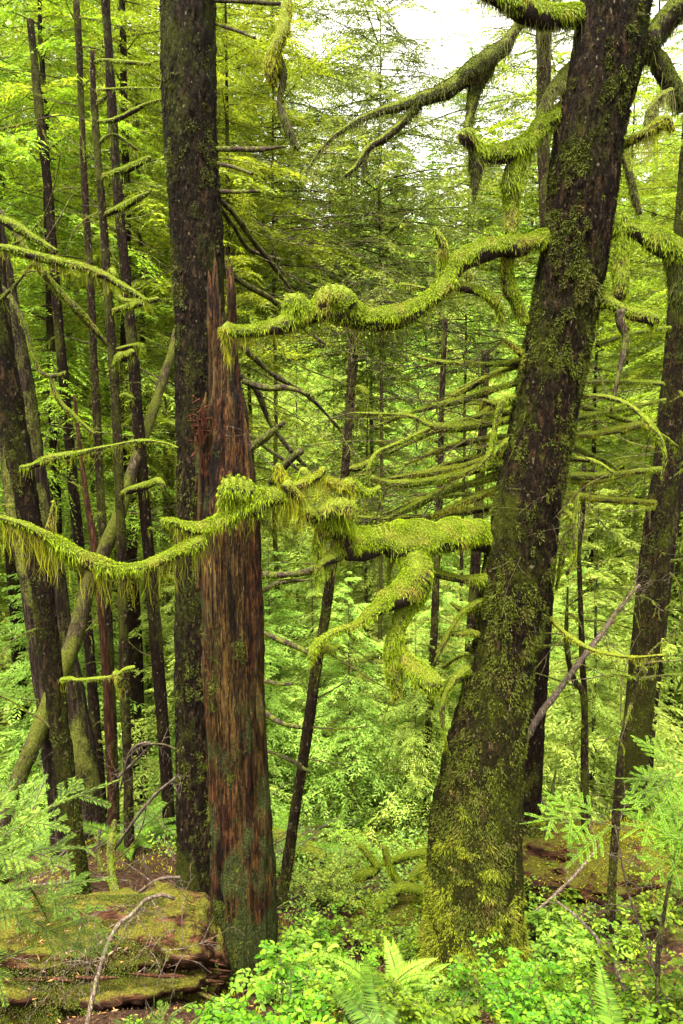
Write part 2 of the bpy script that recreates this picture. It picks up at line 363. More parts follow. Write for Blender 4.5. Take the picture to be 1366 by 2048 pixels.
M['needle'] = leafmat('fir_needles', (.028, .056, .006), (.052, .095, .009), (.095, .15, .016), .35, .6, .06, False, 6)
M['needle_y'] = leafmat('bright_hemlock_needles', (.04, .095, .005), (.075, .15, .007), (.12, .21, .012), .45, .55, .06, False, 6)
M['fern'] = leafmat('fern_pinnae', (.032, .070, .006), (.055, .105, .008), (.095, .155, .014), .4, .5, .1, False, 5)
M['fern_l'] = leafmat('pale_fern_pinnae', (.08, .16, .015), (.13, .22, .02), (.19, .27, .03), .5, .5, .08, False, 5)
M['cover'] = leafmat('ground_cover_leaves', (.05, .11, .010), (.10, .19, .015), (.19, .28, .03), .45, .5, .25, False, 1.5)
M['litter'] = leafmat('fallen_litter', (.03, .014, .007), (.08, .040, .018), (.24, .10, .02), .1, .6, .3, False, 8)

# ------------------------------------------------------------------ terrain
YP = [-40, 0, 1.5, 2.9, 4, 7, 10, 15, 22, 30, 60, 100, 160, 300, 700]
ZP = [3, 0, -.3, -.92, -1.42, -2.5, -3.45, -4.9, -6.6, -7.2, 2, 19, 42, 80, 120]
def ter(x, y, fine=True):
    x = np.asarray(x, float); y = np.asarray(y, float)
    z = np.interp(y, YP, ZP)
    z = z+.62*np.exp(-((x+1.75)**2/1.7+(y-5.8)**2/1.6))+.45*np.exp(-((x-2.2)**2/1.2+(y-5.0)**2/.8))
    z = z+np.clip(np.abs(x)-.6*y-2, 0, None)*.05
    P = np.stack([x, y, x*0], -1)
    a = np.clip((y-2)/20, 0, 1)
    z = z+vn(P*.5, 21)*(.05+a*.5)+vn(P*.08, 22)*a*1.5
    if fine: z = z+fbm(P*3.5, 23, 3)*.07
    return z
xa = np.arange(0, 5, .06); xb = np.geomspace(5, 600, 42); xs = np.r_[-xb[::-1], -xa[:0:-1], xa, xb]
ys = np.r_[np.linspace(-40, 1, 22)[:-1], np.arange(1, 11, .06), np.geomspace(11, 700, 70)]
X, Yg = np.meshgrid(xs, ys); Z = ter(X, Yg); nx, ny = len(xs), len(ys)
i = (np.arange(ny-1)[:, None]*nx+np.arange(nx-1)[None]); F = np.stack([i, i+1, i+nx+1, i+nx], -1).reshape(-1, 4)
g = Geo().add(np.stack([X, Yg, Z], -1), F, sm=True); tag(g.build('ground', M['ground']), kind='structure')
def T1(x, y): return float(ter(np.array([x]), np.array([y]))[0])
def ground_at(px, Y): x = (px-683)/FPX*Y*1.03; return np.array([x, Y, T1(x, Y)])

# ------------------------------------------------------------------ trunks
def ridge(fx=26, fz=3.0, amp=.010, seed=1, low=.015):
    def f(V, D, r):
        P = V*np.array([fx, fx, fz]); a = 1-np.abs(vn(P, seed))*2; b = fbm(V*np.array([70, 70, 22]), seed+3, 2)
        return amp*(a*.8)+amp*1.1*b+low*vn(V*np.array([5, 5, 2.2]), seed+5)
    return f
def extend(P, r, flare=1.0):
    """carry a trunk from its last drawn point down into the ground"""
    p = P[-1]; d = nrm(P[-1]-P[-2]); d = nrm(d*.5+np.array([0, 0, -.5])); z = T1(p[0], p[1])-.12
    if p[2] > z+.02:
        L = (p[2]-z)/max(.3, -d[2]); q = p+d*L; P = np.vstack([P, q]); r = np.r_[r, r[-1]*flare]
    return P, r
def deadbranch(g, p0, d, L, r0, moss=.5, ntw=5, mi=(0, 1), droop=.25, furd=30000, fl=.014, curl=.28, hangs=0, n=6):
    m = 9; P = [np.array(p0, float)]; d = nrm(np.array(d, float)); c = rnd(1)[0]*curl
    for k in range(m):
        d = nrm(d+(c+rnd(1)[0]*curl*.7)*.35+np.array([0, 0, -droop*.12])); P.append(P[-1]+d*L/m)
    P = np.array(P); r = r0*(1-np.linspace(0, 1, m+1)*.75); P, r = smooth(P, r, max(.02, L/30))
    V, Fs = tube(P, r, n, lambda V, D, rr: rr[:, None]*.35*vn(V*60, 4)); g.add(V, Fs, mi[0], sm=True)
    if moss > 0:
        k = int(len(P)*moss)
        if k > 2:
            rr = r[:k]*(1+moss*.8*(.5+.5*vn(P[:k]*14, 2))); fur(g, P[:k], rr+.002, furd, fl, .0035, .5, mi[1])
            if hangs: hang(g, P[:k], rr, hangs, .02, .10, .0025, mi[1])
    for k in range(ntw):
        j = rng.integers(len(P)//4, len(P)-1); q = P[j]; t = nrm(P[min(j+1, len(P)-1)]-P[j-1]); s = nrm(np.cross(t, rnd(1)[0]))
        dd = nrm(t*.7+s*.8+np.array([0, 0, -.1])); l = L*(.15+.3*rng.random())
        Q = [q]
        for a in range(4): dd = nrm(dd+rnd(1)[0]*.22+np.array([0, 0, -.08])); Q.append(Q[-1]+dd*l/4)
        Q = np.array(Q); V, Fs = tube(Q, r[j]*.45*(1-np.linspace(0, 1, 5)*.7)+.0006, 4); g.add(V, Fs, mi[0], sm=True)
        if moss > .5 and rng.random() < .5: fur(g, Q, np.full(5, .004), furd*.8, fl, .003, .6, mi[1])
def limb(parent, lst, name='limb', base='limb', moss='moss', dens=26000, ln=.026, w=.0042, nh=0, hl=(.03, .12), n=14, amp=.35, under=.35, shag=1.0, step=.02, hangm=None, mossname='moss', cut=-.35):
    nh = int(nh*1.7); P, r = path(lst); P, r = smooth(P, r, step)
    g = Geo(); V, Fs = tube(P, r*.93, n, lambda V, D, rr: rr[:, None]*lump(V, amp)); g.add(V, Fs, 0, sm=True)
    o = g.build(name, M[base], parent)
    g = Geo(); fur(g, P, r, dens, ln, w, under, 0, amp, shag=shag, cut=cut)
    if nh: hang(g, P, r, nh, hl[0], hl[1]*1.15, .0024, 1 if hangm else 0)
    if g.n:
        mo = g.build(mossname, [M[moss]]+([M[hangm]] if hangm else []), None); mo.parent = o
        mo.data.transform(Matrix.Translation(-Vector(parent.location)))
    return o

# --- hero: the large mossy hemlock
H0 = at(948, 1960, 4)[0]
hero = thing('hemlock_tree', 'large leaning hemlock at right with thick moss skirt and long curling mossy limbs', 'tree', H0)
tp = [(1262, -160, 4, 66), (1232, 0, 4, 66), (1215, 120, 4, 67), (1183, 250, 4, 66), (1149, 500, 4, 64), (1124, 640, 4, 64), (1100, 768, 4, 64), (1075, 900, 4, 62), (1052, 1024, 4, 64), (1036, 1150, 4, 68),
      (1012, 1280, 4, 62), (990, 1400, 4, 66), (965, 1536, 4, 77), (950, 1664, 4, 88), (948, 1800, 4, 94), (947, 1900, 4, 102), (947, 1990, 4, 118)]
HP, Hr = path(tp); HP, Hr = smooth(HP, Hr, .011)
g = Geo(); V, Fs = tube(HP, Hr, 170, ridge(30, 6.0, .0095, 1, .012)); g.add(V, Fs, 0, sm=True); g.build('trunk', M['hero'], hero)
def flakes(g, P, r, n, l0, l1, w0, w1, lift=.35, off=.002, zmax=9, mi=0, zmin=-9):
    f = rng.random(n)*(len(P)-2); i = f.astype(int); u = (f-i)[:, None]; T, N_, B = frames(P); th = rng.random(n)*2*PI
    nn = nrm(N_[i]*np.cos(th)[:, None]+B[i]*np.sin(th)[:, None]); k = nn[:, 1] < .35; nn = nn[k]; i = i[k]; u = u[k]
    p = P[i]*(1-u)+P[i+1]*u+nn*(r[i]+off+.006*rng.random(len(i)))[:, None]; k = (p[:, 2] < zmax) & (p[:, 2] > zmin); p = p[k]; nn = nn[k]; i = i[k]; m_ = len(p)
    d = nrm(-T[i]*np.where(T[i][:, 2:] > 0, -1, 1)*-1+nn*(lift*rng.normal(size=(m_, 1))*.5)+rnd(m_)*.06); s_ = nrm(np.cross(d, nn)+nn*rng.normal(size=(m_, 1))*.35)
    rhomb(g, p, d, s_, l0+(l1-l0)*rng.random(m_)**2, w0+(w1-w0)*rng.random(m_), mi, .5)
g = Geo(); flakes(g, HP, Hr, 15000, .012, .045, .006, .016); tag(g.build('bark_flakes', M['hero'], hero), kind='stuff')
# moss skirt: leafy tufts, dense at the foot, thinning upward
g = Geo()
def skirt(q, nn):
    h = q[:, 2]; k = np.interp(h, [-1.7, -1.0, -.45, .2, 1.2, 3.5], [1.1, .95, .74, .46, .30, .26])
    return (vn(q*np.array([6, 6, 4]), 31)*.35+vn(q*np.array([26, 26, 14]), 32)*.5 + .5 < k*1.05+.06) & (nn[:, 1] < .45)
fur(g, HP, Hr+.002, 75000, .0125, .0040, 1, 0, 0, mask=skirt, shag=.55, out=.6, raw=True, iso=.35)
g.build('moss_skirt', M['mossd'], hero)
g = Geo()
def skirt2(q, nn):
    h = q[:, 2]; k = np.interp(h, [-1.7, -1.0, -.5, .0], [.8, .42, .1, -.4])
    return (vn(q*np.array([5, 5, 3]), 41)*.5+vn(q*20, 32)*.45+.5 - .25*np.clip(-nn[:, 0], -1, 1) < k) & (nn[:, 1] < .45)
fur(g, HP, Hr+.006, 52000, .017, .0045, 1, 0, 0, mask=skirt2, shag=.5, out=.6, raw=True, iso=.35)
g.build('moss_tuft', M['mossm'], hero)

TPA = np.array([(b, a, r_) for a, b, _, r_ in tp], float)
def L(lst, *a, **k):
    px, py, Y, r_ = lst[0]; cx = np.interp(py, TPA[:, 0], TPA[:, 1]); hw_ = np.interp(py, TPA[:, 0], TPA[:, 2])
    if abs(px-cx) < hw_+40: lst = [(cx+.15*(px-cx), py, 4.1, r_*1.2), (cx+.75*(px-cx), py, 4.06, r_*1.1)]+list(lst[1:])
    return limb(hero, lst, *a, **k)
# H1 massive lower limb
L([(1020, 1080, 4.0, 32), (968, 1078, 4.03, 31), (938, 1072, 3.95, 31), (910, 1070, 3.87, 35), (870, 1074, 3.78, 36), (835, 1082, 3.72, 43), (800, 1088, 3.68, 40), (765, 1082, 3.66, 31), (735, 1090, 3.64, 36), (705, 1090, 3.62, 33), (690, 1088, 3.6, 28)], nh=160, hl=(.02, .07), dens=34000, ln=.03, n=24, under=.12, cut=-.25)
L([(700, 1062, 3.6, 15), (670, 1058, 3.55, 14), (645, 1062, 3.52, 14), (636, 1080, 3.5, 13), (634, 1100, 3.5, 9), (640, 1120, 3.5, 5)], nh=160, hl=(.04, .12), moss='moss')
L([(680, 1100, 3.6, 12), (668, 1112, 3.55, 13), (645, 1125, 3.5, 11), (635, 1150, 3.5, 8)], nh=90, hl=(.04, .12))
L([(815, 1100, 3.7, 38), (830, 1145, 3.64, 34), (808, 1178, 3.60, 31), (780, 1198, 3.58, 25), (748, 1222, 3.55, 15), (713, 1249, 3.5, 7), (683, 1258, 3.45, 6), (655, 1272, 3.42, 7), (630, 1296, 3.4, 9), (620, 1320, 3.4, 5)], nh=120, hl=(.02, .09), dens=34000)
L([(838, 1140, 3.68, 24), (834, 1188, 3.66, 21), (808, 1222, 3.62, 19), (794, 1262, 3.6, 16), (786, 1300, 3.6, 21), (788, 1345, 3.6, 18), (792, 1378, 3.6, 10), (790, 1400, 3.6, 4)], nh=80, hl=(.02, .08), under=.6)
L([(790, 1292, 3.6, 16), (815, 1325, 3.58, 19), (838, 1346, 3.56, 21), (864, 1366, 3.55, 20), (868, 1388, 3.55, 9)], nh=110, hl=(.02, .08))
L([(1000, 1140, 4, 10), (970, 1158, 3.95, 9), (920, 1158, 3.9, 9), (870, 1146, 3.85, 8), (850, 1138, 3.8, 5)], nh=50, hl=(.02, .06))
L([(782, 1120, 3.7, 6), (777, 1150, 3.7, 5), (779, 1190, 3.7, 3)], nh=10)
# H2 limb coming forward across the snag
L([(705, 1085, 3.62, 24), (672, 1050, 3.55, 24), (640, 1040, 3.5, 18), (610, 1022, 3.42, 15), (585, 1000, 3.4, 16), (545, 996, 3.35, 20), (500, 1008, 3.32, 24), (465, 1030, 3.3, 22), (425, 1050, 3.28, 15), (385, 1056, 3.25, 13), (350, 1046, 3.22, 10), (322, 1042, 3.2, 7)], nh=380, hl=(.03, .15), dens=36000, ln=.032, w=.0045, n=20, hangm='mossy', cut=-.2, under=.15)
L([(640, 1038, 3.5, 14), (655, 1020, 3.45, 19), (682, 1014, 3.43, 21), (700, 1020, 3.45, 16), (706, 1040, 3.45, 8)], nh=150, hl=(.03, .1), ln=.03)
L([(500, 1000, 3.33, 14), (488, 984, 3.3, 24), (467, 978, 3.29, 28), (450, 990, 3.29, 22), (450, 1010, 3.29, 8)], nh=60, hl=(.02, .07), dens=36000, ln=.03)
L([(588, 1000, 3.4, 15), (575, 975, 3.38, 12), (562, 950, 3.37, 10), (556, 928, 3.36, 7)], nh=110, hl=(.04, .13), moss='mossy', ln=.03)
L([(600, 1000, 3.4, 14), (584, 985, 3.36, 13), (572, 965, 3.34, 10)], nh=110, hl=(.05, .16), moss='mossy')
L([(590, 975, 3.4, 9), (615, 962, 3.42, 10), (640, 950, 3.44, 8), (648, 935, 3.44, 6)], nh=130, hl=(.04, .13), moss='mossy')
L([(605, 965, 3.45, 12), (608, 948, 3.45, 14), (604, 938, 3.45, 10)], nh=30, hl=(.02, .06))
L([(640, 960, 3.5, 9), (665, 965, 3.52, 11), (685, 975, 3.54, 11), (700, 968, 3.55, 9), (704, 985, 3.55, 6)], nh=120, hl=(.04, .10), moss='mossy')
L([(683, 985, 3.58, 8), (690, 968, 3.58, 10), (705, 967, 3.6, 10), (720, 980, 3.62, 9), (740, 985, 3.65, 7), (760, 975, 3.68, 6)], nh=40)
L([(410, 1066, 3.28, 10), (392, 1085, 3.25, 14), (340, 1110, 3.2, 15), (290, 1132, 3.15, 14), (240, 1140, 3.1, 14), (190, 1130, 3.05, 14), (150, 1110, 3.0, 15), (110, 1085, 2.96, 14), (80, 1066, 2.92, 11), (40, 1048, 2.88, 7), (-20, 1030, 2.85, 5)],
  nh=560, hl=(.03, .17), dens=34000, ln=.034, w=.0045, hangm='mossy')
L([(98, 1085, 2.95, 6), (96, 1060, 2.95, 7), (104, 1030, 2.95, 5), (108, 1000, 2.95, 2.5)], nh=40, moss='mossy')
# H3 long middle limb
L([(1110, 470, 4, 16), (1080, 480, 3.95, 17), (1040, 492, 3.9, 19), (1000, 494, 3.86, 19), (945, 510, 3.82, 20), (908, 538, 3.8, 21), (888, 575, 3.77, 21), (850, 604, 3.74, 21), (790, 634, 3.7, 25), (730, 640, 3.66, 25), (690, 622, 3.62, 28), (645, 622, 3.6, 27), (600, 630, 3.58, 24), (570, 648, 3.55, 17), (520, 660, 3.52, 15), (470, 664, 3.5, 13), (448, 655, 3.48, 11)],
  nh=620, hl=(.02, .12), dens=36000, ln=.026, n=22, hangm='mossy', cut=-.15, under=.15)
L([(636, 626, 3.6, 24), (655, 598, 3.58, 29), (678, 594, 3.58, 27), (696, 616, 3.58, 22)], dens=36000, nh=60)
L([(612, 640, 3.58, 22), (598, 612, 3.56, 27), (584, 600, 3.55, 20), (582, 625, 3.55, 15), (580, 650, 3.55, 7)], dens=36000, nh=120, hl=(.03, .09))
L([(450, 655, 3.48, 12), (452, 680, 3.48, 6), (458, 700, 3.48, 2)], nh=80, hl=(.04, .10), moss='mossy')
L([(885, 560, 3.8, 10), (882, 530, 3.8, 7), (888, 500, 3.78, 8), (880, 475, 3.76, 8), (868, 456, 3.76, 5)], nh=40)
L([(900, 572, 3.8, 9), (940, 578, 3.85, 9), (978, 594, 3.88, 11), (1000, 618, 3.9, 10), (1006, 645, 3.9, 4)], nh=140, hl=(.03, .10))
L([(850, 578, 3.9, 4), (820, 572, 3.95, 5), (800, 570, 4.0, 5)], nh=40, hl=(.02, .05))
# H4
L([(1125, 215, 4, 16), (1090, 248, 3.95, 19), (1055, 284, 3.9, 19), (1010, 306, 3.86, 17), (970, 306, 3.84, 14), (948, 292, 3.82, 12), (934, 275, 3.8, 18), (928, 264, 3.8, 16)], nh=320, hl=(.03, .15), dens=32000, ln=.03, hangm='lichen')
L([(948, 295, 3.83, 10), (952, 330, 3.83, 13), (950, 365, 3.83, 8), (948, 395, 3.83, 3)], nh=90, hl=(.03, .13), moss='mossd')
L([(1045, 292, 3.9, 14), (1034, 330, 3.9, 17), (1022, 372, 3.9, 18), (1024, 420, 3.9, 16), (1022, 470, 3.9, 13)], nh=160, hl=(.03, .12), shag=1.3)
L([(1020, 500, 3.92, 11), (1012, 540, 3.93, 13), (1022, 580, 3.94, 18), (1036, 612, 3.95, 14), (1050, 648, 3.96, 10)], nh=120, hl=(.02, .10))
L([(1140, 120, 4, 10), (1112, 170, 3.97, 13), (1088, 215, 3.95, 11), (1074, 258, 3.93, 7), (1060, 300, 3.93, 4)], nh=260, hl=(.04, .2), moss='lichen', shag=1.4)
# H5, H6
L([(1180, 22, 4, 18), (1120, 34, 3.9, 18), (1075, 30, 3.82, 24), (1030, 14, 3.75, 22), (985, -6, 3.7, 14), (940, -30, 3.65, 10)], nh=260, hl=(.04, .24), dens=30000, ln=.032, moss='moss', n=18, hangm='lichen')
L([(1060, 10, 3.9, 12), (1030, 60, 3.9, 11), (1010, 92, 3.88, 17), (985, 112, 3.86, 20), (950, 140, 3.84, 20), (900, 178, 3.82, 15), (850, 196, 3.8, 12), (800, 212, 3.8, 9), (740, 230, 3.8, 6), (683, 262, 3.8, 5), (640, 300, 3.8, 3), (615, 340, 3.8, 2)], nh=150, hl=(.03, .15), moss='mossd', shag=1.3, hangm='lichen')
L([(955, 150, 3.85, 16), (946, 195, 3.85, 12), (938, 240, 3.83, 9), (932, 262, 3.82, 8)], nh=40, moss='mossd')
L([(985, 120, 3.87, 12), (972, 150, 3.87, 11), (962, 172, 3.87, 5)], nh=60, hl=(.03, .12), moss='mossd')
L([(838, 205, 3.8, 9), (805, 245, 3.8, 8), (770, 275, 3.8, 8), (735, 298, 3.8, 7), (715, 330, 3.8, 5), (690, 352, 3.8, 4)], nh=120, hl=(.03, .12), moss='mossd')
L([(735, 298, 3.8, 5), (728, 330, 3.8, 4), (724, 365, 3.8, 3)], nh=10, moss='mossd')
# right-hand limbs
L([(1270, 130, 4, 18), (1292, 100, 3.98, 22), (1318, 60, 3.96, 24), (1345, 30, 3.94, 26), (1400, -10, 3.9, 22)], nh=160, hl=(.03, .15), moss='mossd', n=16)
L([(1270, 80, 4, 12), (1300, 100, 4, 13), (1324, 132, 4, 18), (1345, 170, 4, 19), (1372, 215, 4, 18)], nh=160, hl=(.03, .18), moss='mossd', hangm='lichen')
L([(1205, 455, 4, 15), (1240, 456, 3.98, 14), (1280, 466, 3.95, 18), (1320, 486, 3.92, 22), (1375, 510, 3.9, 22), (1420, 520, 3.9, 20)], nh=320, hl=(.03, .16), dens=30000, ln=.032, n=18)
L([(1345, 500, 3.92, 16), (1354, 545, 3.92, 20), (1358, 590, 3.92, 18), (1362, 622, 3.92, 8)], nh=120, hl=(.03, .12), moss='mossd', shag=1.3)
L([(1196, 585, 4, 14), (1218, 606, 3.96, 12), (1248, 622, 3.94, 11), (1280, 630, 3.92, 12), (1306, 640, 3.9, 14), (1310, 655, 3.9, 7)], nh=120, hl=(.02, .08))
L([(1225, 610, 3.95, 9), (1238, 590, 3.95, 11), (1242, 555, 3.95, 13), (1240, 520, 3.96, 12), (1246, 470, 3.96, 9), (1250, 430, 3.96, 6)], nh=120, hl=(.03, .14), moss='moss')
L([(1240, 620, 3.93, 10), (1240, 645, 3.93, 8), (1251, 680, 3.93, 6), (1240, 735, 3.93, 5), (1232, 775, 3.93, 4.5), (1222, 822, 3.93, 3)], base='twig', dens=4000, ln=.01, nh=0)
L([(1236, 290, 4, 5), (1250, 320, 3.98, 7), (1262, 360, 3.96, 8), (1270, 395, 3.96, 7), (1280, 428, 3.96, 4)], nh=50, moss='mossd')
L([(1252, 295, 4, 8), (1280, 272, 3.95, 12), (1310, 255, 3.92, 12), (1330, 240, 3.9, 12), (1345, 262, 3.9, 6)], nh=200, hl=(.04, .18), moss='mossy', shag=1.3)
L([(1296, 262, 3.95, 8), (1302, 225, 3.95, 9), (1320, 195, 3.94, 7), (1345, 180, 3.94, 5)], nh=170, hl=(.04, .2), moss='lichen')
# many slim mossy side limbs below the middle limb
SM = [
 [(1050, 722, 4.05, 8), (1000, 728, 4.1, 9), (940, 727, 4.15, 8), (880, 724, 4.2, 6), (835, 714, 4.25, 3)],
 [(1050, 712, 4.0, 10), (1030, 696, 4.0, 8), (1008, 678, 4.0, 4)],
 [(1040, 762, 4.05, 9), (990, 778, 4.1, 9), (930, 798, 4.2, 9), (870, 812, 4.3, 7), (820, 826, 4.35, 5), (760, 850, 4.4, 3)],
 [(1035, 796, 4.0, 8), (1008, 800, 3.95, 8), (990, 850, 3.95, 7), (984, 895, 3.95, 6), (968, 928, 3.95, 5)],
 [(1010, 802, 4.05, 8), (985, 808, 4.05, 7), (965, 800, 4.05, 5)],
 [(1030, 838, 4.05, 9), (970, 848, 4.12, 9), (900, 856, 4.2, 9), (860, 850, 4.25, 6), (820, 832, 4.3, 5), (760, 828, 4.4, 4), (700, 826, 4.5, 2)],
 [(860, 856, 4.25, 5), (800, 885, 4.2, 5), (755, 905, 4.15, 6), (738, 935, 4.1, 6), (734, 975, 4.1, 4)],
 [(1020, 905, 4.05, 9), (965, 922, 4.1, 9), (900, 940, 4.18, 9), (840, 948, 4.25, 8), (782, 956, 4.3, 5)],
 [(1018, 926, 4.0, 9), (960, 936, 4.05, 10), (900, 955, 4.1, 9), (830, 966, 4.15, 9), (780, 966, 4.18, 9), (742, 956, 4.2, 7)],
 [(1015, 945, 4.05, 9), (950, 965, 4.1, 9), (880, 985, 4.2, 9), (830, 1012, 4.25, 8), (790, 1030, 4.3, 4)],
 [(1012, 972, 4.05, 9), (960, 992, 4.1, 9), (900, 1018, 4.15, 8), (860, 1034, 4.2, 7)],
 [(1010, 1010, 4.2, 7), (900, 1028, 4.3, 7), (780, 1036, 4.4, 6), (715, 1034, 4.5, 5)],
 [(1030, 870, 4.0, 6), (1010, 885, 3.98, 7), (995, 910, 3.98, 4)],
 [(1040, 730, 4.1, 6), (990, 748, 4.2, 6), (930, 780, 4.4, 6), (890, 800, 4.5, 4)],
 [(990, 1195, 4, 7), (955, 1206, 3.95, 7), (925, 1225, 3.9, 7), (895, 1270, 3.88, 6), (868, 1330, 3.85, 5)],
 [(970, 1270, 4, 8), (940, 1266, 3.95, 8), (905, 1268, 3.9, 6)],
 [(960, 1210, 4.1, 8), (930, 1222, 4.2, 8), (902, 1206, 4.25, 5)],
 [(950, 1330, 3.98, 9), (918, 1350, 3.92, 8), (893, 1385, 3.88, 7), (884, 1430, 3.86, 6), (892, 1490, 3.85, 3)],
 [(940, 1352, 4.05, 8), (900, 1366, 4.1, 8), (880, 1390, 4.12, 5)],
 [(950, 1308, 4.1, 4), (915, 1315, 4.2, 4), (885, 1335, 4.25, 3)],
 [(1160, 792, 4, 6), (1215, 794, 3.9, 6), (1265, 815, 3.8, 6), (1305, 855, 3.72, 6), (1330, 905, 3.7, 5), (1322, 955, 3.7, 2)],
 [(1145, 838, 4.05, 7), (1195, 828, 4.2, 7), (1260, 815, 4.4, 6), (1330, 800, 4.7, 4)],
 [(1135, 872, 4.05, 8), (1190, 868, 4.2, 8), (1250, 856, 4.4, 8), (1310, 842, 4.6, 5)],
 [(1130, 918, 4, 7), (1165, 918, 3.95, 7), (1200, 928, 3.9, 6), (1226, 946, 3.88, 4)],
 [(1122, 952, 4.05, 8), (1190, 952, 4.2, 8), (1260, 944, 4.4, 7), (1320, 938, 4.7, 5)],
 [(1120, 990, 4.05, 8), (1180, 996, 4.2, 8), (1250, 1002, 4.5, 7), (1310, 1006, 4.8, 5)],
 [(1118, 1020, 4.0, 7), (1140, 1030, 3.95, 7), (1148, 1060, 3.95, 6), (1146, 1110, 3.95, 6), (1134, 1150, 3.95, 4)],
 [(1112, 1180, 4.05, 4), (1122, 1130, 4.0, 6), (1132, 1080, 3.98, 6), (1150, 1030, 3.98, 5), (1155, 990, 4, 4)],
 [(1100, 1236, 4.0, 6), (1135, 1270, 3.9, 6), (1185, 1300, 3.8, 5), (1258, 1314, 3.7, 5), (1330, 1310, 3.6, 3)],
 [(1170, 765, 4.05, 6), (1250, 764, 4.3, 6), (1325, 768, 4.6, 5)],
 [(1195, 690, 4.05, 5), (1260, 668, 4.3, 5), (1340, 655, 4.6, 5)],
]
NSM = len(SM)
for k in range(7):
    y0 = 745+k*44+18*rng.normal(); x0 = np.interp(y0, TPA[:, 0], TPA[:, 1])-56; Y0 = 4.1+.35*rng.random(); ln_ = 120+190*rng.random(); dr = 25+60*rng.random(); q = 5+3.5*rng.random(); b_ = 12*rng.normal()
    SM.append([(x0, y0, Y0, q), (x0-ln_*.33, y0+dr*.15+b_*.5, Y0+.15, q), (x0-ln_*.66, y0+dr*.5+b_, Y0+.3, q*.8), (x0-ln_, y0+dr, Y0+.45, q*.4)])
for k in range(3):
    y0 = 800+k*80+10*rng.random(); x0 = np.interp(y0, TPA[:, 0], TPA[:, 1])+56; Y0 = 4.15+.3*rng.random(); ln_ = 110+120*rng.random(); dr = 40*rng.normal(); q = 5+3*rng.random()
    SM.append([(x0, y0, Y0, q), (x0+ln_*.4, y0+dr*.2+8, Y0+.2, q), (x0+ln_*.75, y0+dr*.6, Y0+.35, q*.8), (x0+ln_, y0+dr, Y0+.5, q*.4)])
for k, s in enumerate(SM): limb(hero, [(a, b, c, d*.9) for a, b, c, d in s], nh=70, hl=(.015, .06), dens=30000, ln=.017, w=.0036, n=9, amp=.45, under=.45, step=.03, moss=('moss', 'mossy', 'moss')[k % 3])
# fine leafless twigs off the slim limbs
for k in range(92):
    s = SM[k % 14] if k < 46 else SM[NSM+(k-46) % 10] if k < 66 else SM[20+k % 10]; q = s[1+k % (len(s)-1)]; p, _ = at(*q[:3]); g = Geo()
    deadbranch(g, p, (-.8+.5*rng.random(), .25*rng.normal()+.2, -.15+.35*rng.normal()), .35+.5*rng.random(), .0035, .25, 9, furd=14000, fl=.01, n=4)
    g.build('twig', [M['twig'], M['mossy']], hero)

# --- tall trunk behind the snag
def simple_trunk(name, label, lst, mat, n=48, dz=None, group=None, flare=1.25, step=.02, cat='tree', amp=.006, fz=4):
    P, r = path(lst); P, r = extend(P, r, flare); t = thing(name, label, cat, P[-1], group); P, r = smooth(P, r, step)
    g = Geo(); V, Fs = tube(P, r, n, ridge(40 if amp < .006 else 28, fz, amp, rng.integers(99), amp)); g.add(V, Fs, 0, sm=True); g.build('trunk', M[mat], t)
    return t, P, r
tall, TP, Tr = simple_trunk('hemlock_tree', 'tall straight flaky-barked trunk just behind the broken red snag', [(368, -160, 4.6, 53), (374, 0, 4.6, 52), (380, 250, 4.6, 51), (390, 400, 4.6, 50), (394, 512, 4.6, 49), (400, 700, 4.6, 48), (402, 900, 4.6, 47), (402, 1200, 4.6, 48), (403, 1536, 4.6, 49), (406, 1700, 4.6, 50), (409, 1800, 4.6, 56)], 'tall', 120, amp=.009, step=.012)
g = Geo()
flakes(g, TP, Tr, 15000, .010, .04, .006, .015, mi=1); fur(g, TP, Tr+.002, 50000, .009, .0038, 1, 0, 0, mask=lambda q, nn: (vn(q*np.array([8, 8, 5]), 51)*.6+vn(q*26, 52)*.5 > .16) & (nn[:, 1] < .4), shag=.5, out=.6, raw=True, iso=.35)
g.build('bark_moss', [M['mossd'], M['tall']], tall)
